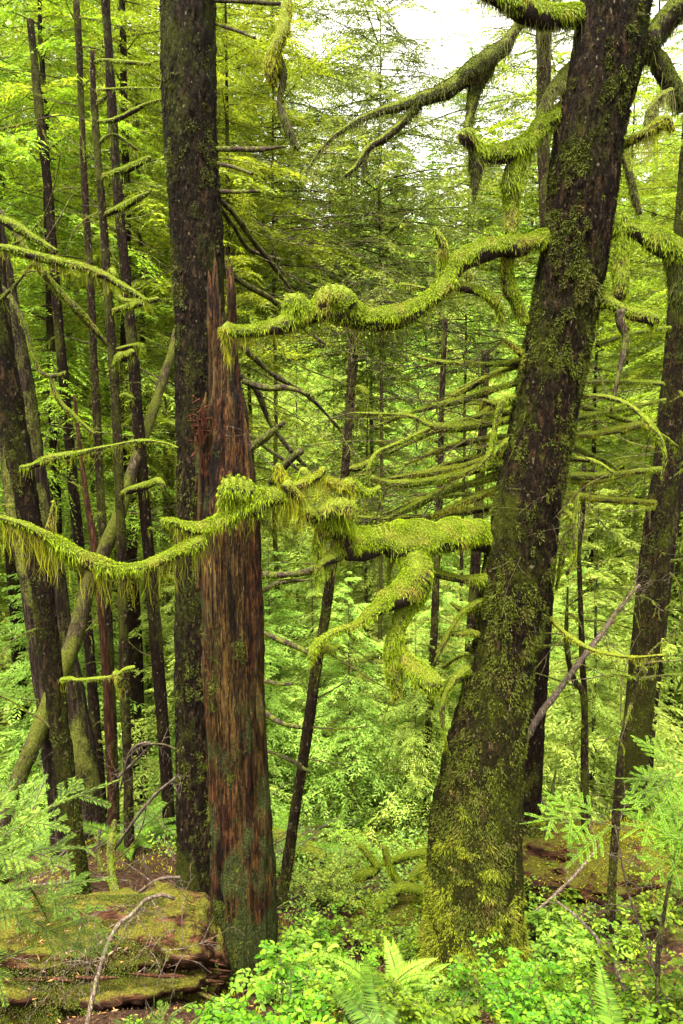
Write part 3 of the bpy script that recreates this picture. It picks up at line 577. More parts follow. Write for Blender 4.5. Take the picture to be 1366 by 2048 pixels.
for lst in [[(425, 298, 4.6, 6), (470, 298, 4.5, 6), (520, 299, 4.4, 5), (575, 292, 4.3, 2)], [(425, 325, 4.6, 5), (470, 335, 4.5, 4), (505, 348, 4.4, 3)], [(430, 383, 4.6, 5), (470, 384, 4.5, 4), (520, 382, 4.45, 3)],
            [(430, 390, 4.6, 5), (470, 430, 4.8, 5), (505, 480, 5, 5), (545, 530, 5.2, 4), (590, 590, 5.4, 3)], [(430, 402, 4.65, 4), (465, 450, 4.9, 4), (500, 500, 5.1, 4), (560, 520, 5.3, 3)],
            [(440, 535, 4.65, 7), (500, 575, 4.9, 6), (545, 600, 5.1, 5), (600, 650, 5.4, 4), (650, 690, 5.6, 3)], [(425, 2, 4.6, 4), (500, 4, 4.5, 5), (560, 8, 4.4, 4)], [(430, 48, 4.6, 3), (470, 60, 4.5, 3), (510, 76, 4.4, 2.5)],
            [(480, 690, 4.8, 5), (540, 745, 5, 6), (580, 770, 5.1, 5), (630, 805, 5.3, 4), (690, 870, 5.6, 3)], [(480, 750, 4.8, 6), (515, 785, 4.9, 6), (540, 845, 5, 5), (585, 905, 5.1, 4), (640, 960, 5.3, 3)], [(485, 762, 4.8, 6), (530, 776, 4.8, 6), (575, 776, 4.8, 5), (620, 790, 4.8, 3)],
            [(495, 900, 4.8, 8), (530, 876, 4.7, 8), (568, 845, 4.6, 6)], [(540, 965, 4.8, 8), (572, 930, 4.7, 9), (602, 902, 4.6, 7)], [(500, 870, 4.8, 5), (545, 905, 4.9, 5), (600, 940, 5, 4)],
            [(515, 1150, 4.7, 7), (560, 1150, 4.6, 7), (620, 1142, 4.5, 6), (650, 1120, 4.4, 4)], [(520, 1185, 4.7, 5), (560, 1165, 4.6, 5), (620, 1160, 4.6, 3)], [(520, 1262, 4.7, 5), (560, 1280, 4.6, 5), (610, 1302, 4.5, 5), (640, 1330, 4.5, 2)],
            [(525, 1420, 4.7, 4), (560, 1445, 4.6, 5), (600, 1455, 4.6, 4)], [(520, 1360, 4.7, 4), (560, 1368, 4.6, 4), (585, 1368, 4.6, 3)], [(528, 1500, 4.7, 4), (580, 1520, 4.7, 4), (620, 1545, 4.7, 3)]]:
    limb(tall, lst, 'branch', nh=14, hl=(.01, .05), dens=12000, ln=.014, w=.0035, n=8, amp=.4, under=.5, step=.03, moss='mossd' if lst[0][1] < 800 else 'moss', base='twig')
for k in range(26):
    p, _ = at(500+rng.random()*110, 420+rng.random()*620, 5.0); g = Geo(); deadbranch(g, p, (.7, .2*rng.normal(), -.4+.4*rng.normal()), .5+.5*rng.random(), .004, .15, 8, furd=10000, fl=.01, n=4)
    g.build('twig', [M['twig'], M['mossd']], tall)
# the hanging mossy bough at the top, dropped from this tree's crown
limb(tall, [(590, -120, 4.2, 5), (578, -30, 4.1, 6), (572, 30, 4.05, 11), (560, 75, 4.0, 13), (546, 115, 4.0, 14), (543, 150, 4.0, 13), (550, 172, 4.0, 6)], 'hanging_bough', nh=120, hl=(.03, .12), moss='mossy', shag=1.3)
limb(tall, [(556, 110, 4.03, 8), (564, 140, 4.03, 12), (566, 165, 4.03, 8), (558, 200, 4.03, 5), (566, 230, 4.03, 7), (578, 262, 4.03, 7), (592, 292, 4.03, 5), (600, 296, 4.03, 3)], 'hanging_bough', nh=80, hl=(.03, .1), moss='mossd', shag=1.3, base='twig')
limb(tall, [(374, -60, 4.5, 12), (450, -110, 4.4, 10), (530, -130, 4.3, 8), (600, -118, 4.2, 5)], 'hanging_bough', nh=20)

# --- the broken snag
SN = [(436, 470, 3.9, 16), (441, 540, 3.9, 22), (444, 600, 3.9, 24), (446, 700, 3.9, 26), (451, 768, 3.9, 30), (455, 830, 3.9, 37), (451, 900, 3.9, 46), (455, 960, 3.9, 52), (458, 1024, 3.9, 57), (463, 1150, 3.9, 58), (467, 1280, 3.9, 57), (469, 1400, 3.9, 57), (475, 1536, 3.9, 55), (481, 1664, 3.9, 60), (486, 1750, 3.9, 64), (487, 1830, 3.9, 66), (487, 1880, 3.9, 66), (482, 1960, 3.9, 70)]
SP, Sr = path(SN); sb = SP[-1]; SP, Sr = smooth(SP, Sr, .010)
snag = thing('broken_snag', 'broken reddish-brown dead snag with jagged spires beside the tall trunk', 'dead tree', sb)
n = 130
def sdisp(V, D, r):
    P = V*np.array([40, 40, 3.2]); a = 1-np.abs(vn(P, 61))*2; b = 1-np.abs(vn(V*np.array([15, 15, 1.1]), 62))*2
    c = vn(V*np.array([80, 80, 3]), 63); return .008*a+.016*b+.006*c-.009+.014*fbm(V*np.array([9, 9, 6]), 64, 3)
V, Fs = tube(SP, Sr, n, sdisp, cap=False)
m = len(SP); G = V.reshape(m, n, 3)
th = np.arange(n); ux = (G[m//2, :, 0]-SP[m//2, 0])/Sr[m//2]; fr = -(G[m//2, :, 1]-SP[m//2, 1])/Sr[m//2]
def zpx(y): return at(445, y, 3.9)[0][2]
jag = vn(np.stack([ux*9, fr*9, ux*0], -1), 71)*.13+vn(np.stack([ux*22, fr*22, ux*0], -1), 72)*.09
top = np.where((ux > -.62) & (ux < -.12) & (fr > -.2), zpx(500), np.where(ux > .62, zpx(518), np.where((ux < -.75), zpx(560), zpx(600))))
top = np.where(fr < -.3, zpx(690), top)+jag-.04
over = G[:, :, 2] > top[None]
for j in range(n):
    k = np.argmax(~over[:, j]); G[:k, j] = G[k, j]
g = Geo().add(G.reshape(-1, 3), Fs, 0, sm=True); g.build('trunk', M['snag'], snag)
g = Geo(); flakes(g, SP, Sr, 5200, .03, .20, .003, .010, .10, .004, zmax=zpx(640)); tag(g.build('wood_fibres', M['snag'], snag), kind='stuff')
# detached red slab down the left side, with a nest of splinters
for lst in [[(398, 1180, 3.86, 5), (402, 1060, 3.84, 10), (404, 980, 3.82, 13), (402, 900, 3.82, 12), (404, 840, 3.82, 8), (412, 785, 3.82, 2)], [(392, 985, 3.8, 2), (396, 900, 3.8, 5), (394, 870, 3.8, 4), (388, 838, 3.8, 1)],
            [(520, 1500, 3.82, 3), (519, 1420, 3.82, 8), (516, 1370, 3.82, 7), (514, 1340, 3.8, 1)], [(424, 640, 3.8, 3), (421, 590, 3.8, 6), (419, 556, 3.8, 4), (416, 540, 3.8, 1)], [(496, 1010, 3.82, 8), (494, 900, 3.82, 7), (490, 850, 3.82, 4), (486, 818, 3.82, 1)],
            [(409, 1310, 3.75, 2), (406, 1290, 3.74, 3), (402, 1276, 3.73, 1)]]:
    P, r = smooth(*path(lst), .02); g = Geo(); V, Fs = tube(P, r, 14, lambda V, D, rr: .004*vn(V*np.array([60, 60, 4]), 5)+rr[:, None]*.5*vn(V*np.array([40, 40, 3]), 6)); g.add(V, Fs, 0, sm=True); g.build('wood_slab', M['snag'], snag)
M['split'] = barkmat('fresh_red_splinter', (.006, .002, .001), (.028, .009, .005), (.085, .034, .018), (.06, .07, .01), .0, 60, 4, .3)
for k in range(34):
    p, _ = at(396+rng.normal()*9, 850+rng.normal()*26, 3.78); d = nrm(np.array([-.4+.5*rng.normal(), -.5, .2+.5*rng.normal()])); l = .03+.07*rng.random()
    g = Geo(); P = np.array([p-d*l*.5, p, p+d*l*.5+rnd(1)[0]*.006]); V, Fs = tube(P, np.array([.004, .004, .0008]), 4); g.add(V, Fs, 0); g.build('splinter', M['split'], snag)
for k in range(14):
    p, _ = at(400+rng.random()*14, 790+rng.random()*190, 3.76); g = Geo(); d = nrm(np.array([-.15*rng.random(), -.25, 1.])); V, Fs = tube(np.array([p, p+d*.05, p+d*(.08+.08*rng.random())]), np.array([.005, .005, .0008]), 4); g.add(V, Fs, 0); g.build('splinter', M['split'], snag)
g = Geo()
fur(g, SP, Sr+.002, 52000, .009, .0036, 1, 0, 0, raw=True, iso=.35, mask=lambda q, nn: (nn[:, 1] < .4) & (vn(q*np.array([9, 9, 4]), 81)*.6+vn(q*25, 82)*.4+np.interp(q[:, 2], [-1.5, -1.0, -.6, .6], [.75, -.12, -.18, -.22])-.35*(nn[:, 0] > .6) > .12) & (q[:, 2] < .75), shag=.5, out=.6)
g.build('lichen', M['mossd'], snag)
g = Geo(); deadbranch(g, at(560, 940, 3.5)[0], (-1, .1, .35), .28, .002, 0, 6, n=4); tag(g.build('bare_twig', [M['dead'], M['moss']], hero))

# --- thin trunks
def stubs(t, P, r, n, lo, hi, mat=('twig', 'moss'), Lr=(.15, .5), side=None, moss=.6, r0=.007, tw=4, furd=22000, hg=12):
    zs = P[:, 2]
    for k in range(n):
        z = lo+(hi-lo)*rng.random(); j = int(np.argmin(np.abs(zs-z))); a = rng.random()*2*PI
        if side is not None and rng.random() < .75: a = side+rng.normal()*.6
        d = np.array([math.cos(a), math.sin(a)*.7, .12+.25*rng.normal()]); g = Geo()
        deadbranch(g, P[j], d, Lr[0]+(Lr[1]-Lr[0])*rng.random()+r[j], r0*(.6+.8*rng.random()), moss, tw, furd=furd, hangs=hg, n=5)
        g.build('branch', [M[mat[0]], M[mat[1]]], t)
TR = [
 ('cedar_tree', 'grey fluted trunk at far left edge, standing behind the rough leaning one', [(-60, 200, 5.5, 24), (-20, 500, 5.5, 24), (10, 760, 5.5, 22), (32, 1024, 5.5, 19), (60, 1174, 5.5, 18), (72, 1280, 5.5, 17), (88, 1400, 5.5, 15), (112, 1590, 5.5, 16)], 'cedar', 8),
 ('hemlock_tree', 'rough dark leaning trunk at far left, nearest of the left-edge trunks', [(-95, 100, 4.5, 28), (-40, 500, 4.5, 27), (8, 760, 4.5, 26), (35, 900, 4.5, 24), (60, 1040, 4.5, 22), (82, 1174, 4.5, 20), (96, 1280, 4.5, 19), (111, 1400, 4.5, 17), (133, 1560, 4.5, 18), (152, 1690, 4.5, 17), (164, 1785, 4.5, 18)], 'hero', 10),
 ('cedar_tree', 'straight-grained grey trunk right of the two far left trunks', [(-40, 300, 6.2, 16), (10, 560, 6.2, 17), (46, 760, 6.2, 19), (66, 900, 6.2, 19), (85, 1024, 6.2, 19), (106, 1124, 6.2, 19), (126, 1280, 6.2, 20), (148, 1400, 6.2, 21), (170, 1540, 6.2, 25)], 'cedar', 6),
 ('young_hemlock', 'dark slender trunk between the cedars and the reddish pole', [(60, 40, 7, 7), (78, 215, 7, 8), (98, 400, 7, 8), (110, 562, 7, 9), (118, 662, 7, 9), (130, 782, 7, 10), (142, 920, 7, 10), (155, 1060, 7, 10), (165, 1150, 7, 10), (178, 1290, 7, 10), (190, 1450, 7, 11), (200, 1600, 7, 12)], 'dark', 16),
 ('young_hemlock', 'very thin dark trunk left of the mossy-stubbed pole', [(152, 0, 6.6, 6), (158, 95, 6.6, 6), (164, 250, 6.6, 6), (172, 420, 6.6, 7), (181, 562, 6.6, 7), (187, 700, 6.6, 7), (194, 850, 6.6, 8), (203, 1020, 6.6, 8), (213, 1180, 6.6, 8), (219, 1300, 6.6, 8), (226, 1480, 6.6, 8), (230, 1620, 6.6, 9)], 'thin', 18),
 ('dead_pole', 'slim reddish-brown dead pole without moss among the left trunks', [(149, 790, 6, 3), (157, 870, 6, 4), (175, 1012, 6, 6), (184, 1060, 6, 7), (194, 1140, 6, 8), (205, 1249, 6, 8), (215, 1374, 6, 9), (221, 1524, 6, 9), (225, 1650, 6, 9)], 'red', 3),
 ('young_hemlock', 'straight broken-topped thin trunk bearing upswept mossy branch stubs', [(184, 102, 5.3, 5), (188, 200, 5.3, 6), (195, 300, 5.3, 7), (203, 400, 5.3, 8), (209, 480, 5.3, 8), (216, 587, 5.3, 9), (225, 712, 5.3, 9), (232, 812, 5.3, 9), (240, 1012, 5.3, 9), (243, 1090, 5.3, 9), (246, 1224, 5.3, 9), (249, 1374, 5.3, 9), (255, 1524, 5.3, 9), (258, 1670, 5.3, 10)], 'thin', 0),
 ('young_hemlock', 'dark slim trunk just left of the tall flaky-barked trunk', [(208, -40, 6, 8), (216, 80, 6, 8), (226, 250, 6, 9), (235, 380, 6, 9), (246, 500, 6, 9), (260, 637, 6, 10), (270, 762, 6, 11), (278, 862, 6, 11), (289, 1012, 6, 11), (297, 1100, 6, 11), (306, 1200, 6, 12), (316, 1324, 6, 12), (324, 1424, 6, 12), (332, 1534, 6, 12), (341, 1700, 6, 12)], 'dark', 16),
 ('leaning_tree', 'grey mossy trunk leaning diagonally across the left poles', [(352, 660, 6.6, 6), (345, 700, 6.5, 8), (325, 762, 6.4, 9), (301, 837, 6.2, 10), (277, 905, 6, 10), (258, 965, 5.9, 11), (244, 1015, 5.85, 12), (228, 1055, 5.8, 14), (205, 1110, 5.75, 14), (176, 1174, 5.7, 15), (150, 1274, 5.6, 16), (125, 1338, 5.5, 16), (92, 1424, 5.4, 16), (60, 1504, 5.3, 16), (36, 1560, 5.25, 16), (8, 1640, 5.2, 17)], 'grey', 4),
 ('young_hemlock', 'thin leaning mossy trunk in the centre rising to the long middle limb', [(712, 640, 5.0, 9), (706, 720, 5.0, 9), (701, 800, 5.0, 9), (694, 890, 5.0, 8), (688, 970, 5.0, 8), (676, 1060, 5.0, 9), (665, 1124, 5.0, 9), (650, 1234, 5.0, 9), (632, 1340, 5.0, 10), (618, 1440, 5.0, 10), (603, 1540, 5.0, 10), (588, 1636, 5.0, 10), (574, 1736, 5.0, 11), (565, 1796, 5.0, 11)], 'thin', 14),
 ('hemlock_tree', 'dark smooth trunk standing right behind the large mossy hemlock', [(1210, -160, 5.2, 22), (1185, 0, 5.2, 22), (1160, 300, 5.2, 22), (1130, 700, 5.2, 24), (1100, 950, 5.2, 25), (1086, 1100, 5.2, 26), (1076, 1280, 5.2, 25), (1065, 1450, 5.2, 23), (1057, 1600, 5.2, 23), (1053, 1720, 5.2, 26)], 'dark', 6),
 ('hemlock_tree', 'dark scaly trunk near the right edge with bare twiggy branches', [(1380, 300, 6.3, 18), (1368, 480, 6.3, 20), (1357, 637, 6.3, 22), (1348, 762, 6.3, 23), (1339, 862, 6.3, 24), (1330, 962, 6.3, 25), (1319, 1024, 6.3, 26), (1304, 1174, 6.3, 28), (1290, 1300, 6.3, 26), (1278, 1420, 6.3, 26), (1266, 1524, 6.3, 27), (1256, 1640, 6.3, 30)], 'hero', 26),
 ('young_hemlock', 'narrow dark trunk tucked behind the scaly right-edge trunk', [(1372, 900, 7.5, 9), (1348, 1050, 7.5, 9), (1326, 1250, 7.5, 8), (1305, 1450, 7.5, 7), (1294, 1590, 7.5, 8)], 'dark', 8),
 ('young_hemlock', 'slim black trunk seen beneath the massive mossy limb', [(890, 640, 8, 5), (884, 800, 8, 6), (880, 960, 8, 6), (875, 1090, 8, 7), (868, 1274, 8, 7), (860, 1400, 8, 7), (854, 1524, 8, 7), (850, 1640, 8, 8)], 'dark', 10),
 ('young_hemlock', 'black trunk half hidden against the left side of the large hemlock', [(972, 700, 8.5, 8), (966, 850, 8.5, 9), (958, 1000, 8.5, 9), (952, 1110, 8.5, 10), (945, 1230, 8.5, 10), (936, 1334, 8.5, 9), (925, 1500, 8.5, 9), (918, 1620, 8.5, 9)], 'dark', 10),
 ('sapling', 'thread-thin dark sapling stem left of the hanging mossy fork', [(815, 1190, 10, 3), (812, 1300, 10, 3), (810, 1400, 10, 4), (808, 1500, 10, 4)], 'dark', 4),
 ('sapling', 'crooked thin sapling joining a forked stem right of the hemlock', [(1135, 1174, 5, 3), (1133, 1274, 5, 4), (1140, 1335, 5, 4), (1152, 1368, 5, 5), (1168, 1394, 5, 6), (1168, 1524, 5, 6), (1170, 1690, 5, 7)], 'thin', 5),
 ('sapling', 'upright wavy sapling stem right of the dark smooth trunk', [(1168, 900, 5.2, 3), (1166, 1024, 5.2, 4), (1158, 1100, 5.2, 4), (1160, 1174, 5.2, 4), (1165, 1324, 5.2, 5), (1170, 1400, 5.2, 5), (1172, 1550, 5.2, 5), (1176, 1690, 5.2, 6)], 'thin', 5),
 ('young_hemlock', 'pale lichen-coated far trunk seen left of the tall flaky-barked one', [(348, 740, 10, 8), (340, 900, 10, 9), (336, 1100, 10, 9), (333, 1250, 10, 9), (330, 1500, 10, 9)], 'grey', 6),
 ('young_hemlock', 'pale mossy far trunk behind the reddish pole', [(170, 760, 10, 8), (188, 950, 10, 8), (196, 1080, 10, 8), (206, 1250, 10, 8), (214, 1500, 10, 8)], 'grey', 6),
 ('young_hemlock', 'mossy-topped trunk in the upper right gap beside the large hemlock', [(1082, -160, 6.5, 14), (1084, 0, 6.5, 15), (1088, 100, 6.5, 15), (1086, 250, 6.5, 12), (1092, 500, 6.5, 12), (1088, 900, 6.5, 12), (1072, 1300, 6.5, 13), (1062, 1650, 6.5, 14)], 'thin', 14),
 ('sapling', 'mossy crooked sapling at right in front of the scaly trunk', [(1275, 1320, 4.2, 3), (1272, 1360, 4.2, 5), (1262, 1410, 4.2, 6), (1248, 1470, 4.2, 7), (1238, 1560, 4.2, 7), (1228, 1700, 4.2, 8)], 'thin', 8),
]
THIN = {}
for name, lab, lst, mat, ns in TR:
    big = lst[0][3] > 14 or mat in ('hero', 'cedar')
    t, P, r = simple_trunk(name, lab, lst, mat, 44 if big else 16, flare=1.25, step=.03 if big else .05, amp=.007 if big else .0035, fz=1.2 if mat == 'cedar' else 4)
    THIN[lab] = (t, P, r)
    if mat in ('thin', 'grey', 'hero'):
        g = Geo(); s = rng.integers(200)
        fur(g, P, r+.001, 24000, .008, .0034, 1, 0, 0, raw=True, iso=.3, mask=lambda q, nn: (vn(q*np.array([9, 9, 4]), s)*.6+vn(q*24, s+1)*.5 > .05) & (nn[:, 1] < .4), shag=.7, out=.5)
        if g.n: g.build('bark_moss', M['mossd'], t)
    if ns: stubs(t, P, r, ns, P[-1, 2]+1.2, P[0, 2], Lr=(.25, .9) if mat in ('hero', 'dark', 'thin') else (.1, .35), r0=.008 if big else .006)
# the mossy stubs drawn as the photo shows them
t4 = THIN['straight broken-topped thin trunk bearing upswept mossy branch stubs'][0]
for s in [[(203, 352, 5.3, 6), (232, 346, 5.25, 7), (262, 334, 5.2, 8), (300, 315, 5.15, 5)], [(210, 430, 5.3, 5), (240, 416, 5.25, 6), (268, 402, 5.2, 7), (296, 386, 5.15, 4)], [(195, 243, 5.3, 5), (230, 240, 5.25, 6), (262, 225, 5.2, 6), (295, 207, 5.15, 4), (322, 200, 5.1, 3)],
          [(190, 125, 5.3, 4), (205, 120, 5.28, 4), (250, 124, 5.2, 4), (300, 128, 5.1, 3)], [(192, 180, 5.3, 3), (260, 177, 5.2, 3), (330, 177, 5.1, 3)], [(190, 207, 5.3, 4), (205, 200, 5.3, 5), (212, 190, 5.3, 4)], [(196, 288, 5.3, 4), (215, 272, 5.3, 4), (235, 272, 5.3, 4), (275, 300, 5.3, 3)],
          [(222, 624, 5.3, 5), (250, 615, 5.25, 7), (285, 606, 5.2, 6), (316, 598, 5.15, 5)], [(228, 730, 5.3, 9), (240, 716, 5.28, 11), (256, 712, 5.26, 11), (266, 702, 5.25, 8)], [(230, 700, 5.3, 4), (262, 692, 5.3, 5), (284, 692, 5.3, 6), (286, 712, 5.3, 4)],
          [(238, 990, 5.3, 5), (262, 980, 5.25, 7), (290, 972, 5.2, 8), (316, 962, 5.15, 7), (327, 975, 5.15, 5), (326, 990, 5.15, 2)], [(218, 560, 5.3, 8), (224, 545, 5.28, 9), (240, 598, 5.28, 7), (290, 602, 5.2, 4)], [(233, 795, 5.3, 4), (252, 790, 5.3, 6), (266, 797, 5.3, 4)]]:
    limb(t4, s, 'branch_stub', nh=60, hl=(.02, .09), dens=26000, ln=.020, w=.004, n=9, step=.03)
mc = THIN['thin leaning mossy trunk in the centre rising to the long middle limb'][0]
for s in [[(706, 776, 5, 6), (718, 775, 5, 6), (728, 785, 5, 9), (732, 815, 5, 5)], [(700, 808, 5, 4), (716, 800, 5, 4), (732, 800, 5, 4)], [(696, 938, 5, 6), (720, 934, 5, 6), (738, 922, 5, 4)], [(640, 1280, 5, 14), (632, 1300, 5, 12), (628, 1330, 5, 6)], [(655, 1110, 5, 12), (640, 1122, 5, 12), (632, 1150, 5, 6)], [(645, 1290, 5, 8), (665, 1300, 5, 7), (678, 1292, 5, 5)]]:
    limb(mc, s, 'branch_stub', nh=50, hl=(.02, .1), dens=24000, ln=.022, n=9, step=.03)

# mossy boughs crossing the left side belong to the rough leaning trunk
lt = THIN['rough dark leaning trunk at far left, nearest of the left-edge trunks'][0]
for s, h in [([(-30, 425, 4.4, 9), (30, 452, 4.4, 9), (70, 478, 4.4, 8), (115, 503, 4.4, 4)], 30), ([(-30, 492, 4.2, 9), (30, 500, 4.2, 9), (85, 517, 4.2, 10), (150, 530, 4.2, 9), (205, 550, 4.2, 8), (250, 575, 4.2, 7), (296, 602, 4.2, 4)], 330),
             ([(-20, 395, 5, 6), (60, 512, 5, 8), (100, 562, 5.1, 8), (150, 617, 5.2, 8), (180, 650, 5.3, 7), (216, 690, 5.4, 6)], 10), ([(40, 935, 4.45, 4), (62, 932, 4.4, 5), (100, 918, 4.35, 8), (135, 910, 4.3, 8), (158, 906, 4.28, 5), (220, 892, 4.2, 3), (285, 882, 4.1, 4), (330, 886, 4.05, 2), (356, 896, 4.0, 2)], 120),
             ([(-10, 560, 5.2, 4), (20, 595, 5.2, 5), (50, 650, 5.2, 5), (66, 705, 5.2, 5), (78, 740, 5.2, 5), (104, 753, 5.2, 5), (132, 744, 5.2, 3)], 8), ([(100, 752, 5.2, 4), (112, 790, 5.2, 6), (130, 815, 5.2, 5), (190, 870, 5.2, 3)], 60),
             ([(110, 1362, 4.5, 6), (140, 1358, 4.45, 6), (165, 1360, 4.4, 4), (225, 1353, 4.3, 4), (250, 1340, 4.28, 6), (268, 1335, 4.25, 5)], 16), ([(228, 1345, 4.3, 10), (238, 1355, 4.3, 11), (240, 1375, 4.3, 5)], 60)]:
    limb(lt, s, 'bough', nh=h, hl=(.02, .10), dens=20000, ln=.020, w=.004, n=10, step=.03, base='limb' if h > 12 else 'twig', hangm='mossy')
# grey fallen pole leaning at right
P, r = smooth(*path([(1278, 1170, 5.6, 3), (1240, 1215, 5.4, 4), (1213, 1254, 5.3, 5), (1163, 1319, 5, 6), (1120, 1378, 4.9, 6), (1080, 1430, 4.8, 7), (1050, 1480, 4.75, 7)]), .03)
rr = thing('leaning_pole', 'bare grey dead pole leaning against the back of the large hemlock', 'fallen branch', P[-1]); g = Geo(); V, Fs = tube(P, r, 10, lambda V, D, q: q[:, None]*.3*vn(V*40, 2)); g.add(V, Fs, 0, sm=True); g.build('stem', M['dead'], rr)
for k in range(5):
    g = Geo(); deadbranch(g, P[4+3*k % (len(P)-6)], (.3, -.1, .8), .35, .004, .3, 6, n=4); g.build('twig', [M['dead'], M['mossy']], rr)

# ------------------------------------------------------------------ conifers with live foliage
def spray(Lb=1.6, sec=.07, ls=.035, ll=.05, lw=.013, frac=.38, droop=.22, seed=0):
    r = np.random.default_rng(seed); B = []; D = []; S = []; SZ = []
    xs = np.arange(.1*Lb, Lb, sec)
    for q, x in enumerate(xs):
        side = 1 if q % 2 else -1; a = rad(52+r.normal()*9)*side; l = frac*Lb*(1-x/Lb)**.7*(.65+.5*r.random())+ll
        if r.random() < .08: continue
        s = np.arange(0, l, ls); z0 = -droop*x*x/Lb; tl = r.normal()*.12; jz = r.normal()*.02
        dx, dy = math.cos(a), math.sin(a)
        for sg in (1, -1):
            b = np.stack([x+dx*s, dy*s, z0+jz+tl*s-.8*s*s/max(l, .01)*.6], 1)
            aa = a+sg*rad(48+8*r.normal()); d = np.stack([np.full(len(s), math.cos(aa)), np.full(len(s), math.sin(aa)), np.full(len(s), -.38)], 1)+r.normal(size=(len(s), 3))*.22
            B.append(b); D.append(nrm(d)); SZ.append(.55+.6*(1-s/l)**.5*np.ones(len(s))*(.8+.4*r.random(len(s))))
    for sg in (1, -1):
        s = np.arange(.1*Lb, Lb, ls*1.2); aa = sg*rad(45); B.append(np.stack([s, 0*s, -droop*s*s/Lb], 1)); D.append(nrm(np.stack([0*s+math.cos(aa), 0*s+math.sin(aa), 0*s-.1], 1)+r.normal(size=(len(s), 3))*.15)); SZ.append(np.ones(len(s)))
    B = np.vstack(B); D = np.vstack(D); SZ = np.concatenate(SZ); Sd = nrm(np.cross(D, np.array([0, 0, 1.])+r.normal(size=D.shape)*.75))
    return B, D, Sd, SZ*ll, SZ*lw, Lb
def rotm(az, pitch, roll):
    return np.array(Matrix.Rotation(az, 3, 'Z') @ Matrix.Rotation(-pitch, 3, 'Y') @ Matrix.Rotation(roll, 3, 'X'))
def place_spray(g, sp, p, az, pitch, roll, s, mi=0):
    B, D, Sd, LL, LW, Lb = sp; R = rotm(az, pitch, roll)
    rhomb(g, B@R.T*s+p, D@R.T, Sd@R.T, LL*s**.5, LW*s**.5, mi)
def conifer(name, label, H, Lmax, nb, sprays, r0, leaf, bark='dark', h0=.12, group=None, tilt=0, top=1.0, shape=.8):
    t = thing(name, label, 'tree', (0, 0, 0), group); g = Geo()
    zz = np.linspace(-.3, H, 16); P = np.stack([np.cumsum(rng.normal(size=16))*.02*H/16, np.cumsum(rng.normal(size=16))*.02*H/16, zz], 1)
    V, Fs = tube(P, r0*(1-np.linspace(0, 1, 16)*.93), 10, lambda V, D, q: q[:, None]*.15*vn(V*9, 1)); g.add(V, Fs, 0, sm=True); g.build('trunk', M[bark], t)
    gl = Geo(); gb = Geo(); az = rng.random()*6
    for k in range(nb):
        f = h0+(1-h0)*(k+rng.random())/nb; az += 2.4+rng.normal()*.5; Lb = Lmax*((1-f)**shape*.92+.08)*(.6+.55*rng.random())
        pz = f*H; p = np.array([np.interp(pz, P[:, 2], P[:, 0]), np.interp(pz, P[:, 2], P[:, 1]), pz])
        sp = sprays[k % len(sprays)]; s = Lb/sp[5]; pit = rad(12-18*(1-f)+rng.normal()*9); ro = rng.normal()*.25
        place_spray(gl, sp, p, az, pit, ro, s)
        R = rotm(az, pit, ro); xx = np.linspace(0, Lb, 5); Q = np.stack([xx, 0*xx, -.22*xx*xx/Lb], 1)@R.T+p
        V, Fs = tube(Q, (.003+.004*Lb)*(1-np.linspace(0, 1, 5)*.8), 4, cap=False); gb.add(V, Fs, 0, sm=True)
    gb.build('branches', M['twig'], t); gl.build('crown', M[leaf], t)
    return t
sp_mid = [spray(1.8, .075, .030, .055, .014, .36, .35, 100+k) for k in range(5)]
sp_far = [spray(2.2, .15, .085, .17, .060, .38, .42, 200+k) for k in range(5)]
sp_vfar = [spray(3.0, .30, .18, .42, .17, .38, .4, 300+k) for k in range(4)]
FG = 'hemlocks on the slope across the ravine'; VG = 'distant conifers high on the far hillside'
labF = 'bright green hemlock filling the slope across the ravine'; labV = 'hazy pale conifer high on the far hillside'
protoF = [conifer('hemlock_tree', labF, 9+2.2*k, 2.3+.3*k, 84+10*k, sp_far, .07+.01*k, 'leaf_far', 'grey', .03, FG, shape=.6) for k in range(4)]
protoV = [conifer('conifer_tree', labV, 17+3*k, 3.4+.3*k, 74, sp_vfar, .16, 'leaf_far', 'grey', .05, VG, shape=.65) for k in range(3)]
used = set()
def put(proto, x, y, s, lab=None, dz=0):
    z = T1(x, y)+dz
    if proto.name not in used:
        used.add(proto.name); proto.location = (x, y, z); proto.rotation_euler = (0, 0, rng.random()*6); proto.scale = (s, s, s)
        if lab: proto['label'] = lab
        return proto
    return dup(proto, (x, y, z), rng.random()*6.28, s, lab)
k = 0
for y in np.r_[np.arange(13, 30, 2.6), np.arange(30, 52, 4.2)]:
    hw = .50*y+2.0; step = 2.7 if y < 22 else 3.6 if y < 32 else 4.6
    for x in np.arange(-hw, hw, step):
        xx = x+rng.normal()*.8; yy = y+rng.normal()*.8; s = .8+.45*rng.random()
        if y < 24: s *= .30+.36*rng.random()+(.35 if abs(x) > .38*y else 0)
        elif y < 30: s *= .55+.4*rng.random()
        put(protoF[k % 4], xx, yy, s); k += 1
for y in np.arange(56, 150, 11):
    for x in np.arange(-.55*y-5, .55*y+5, 8.5):
        put(protoV[k % 3], x+rng.normal()*2.5, y+rng.normal()*2.5, .8+.35*rng.random()); k += 1

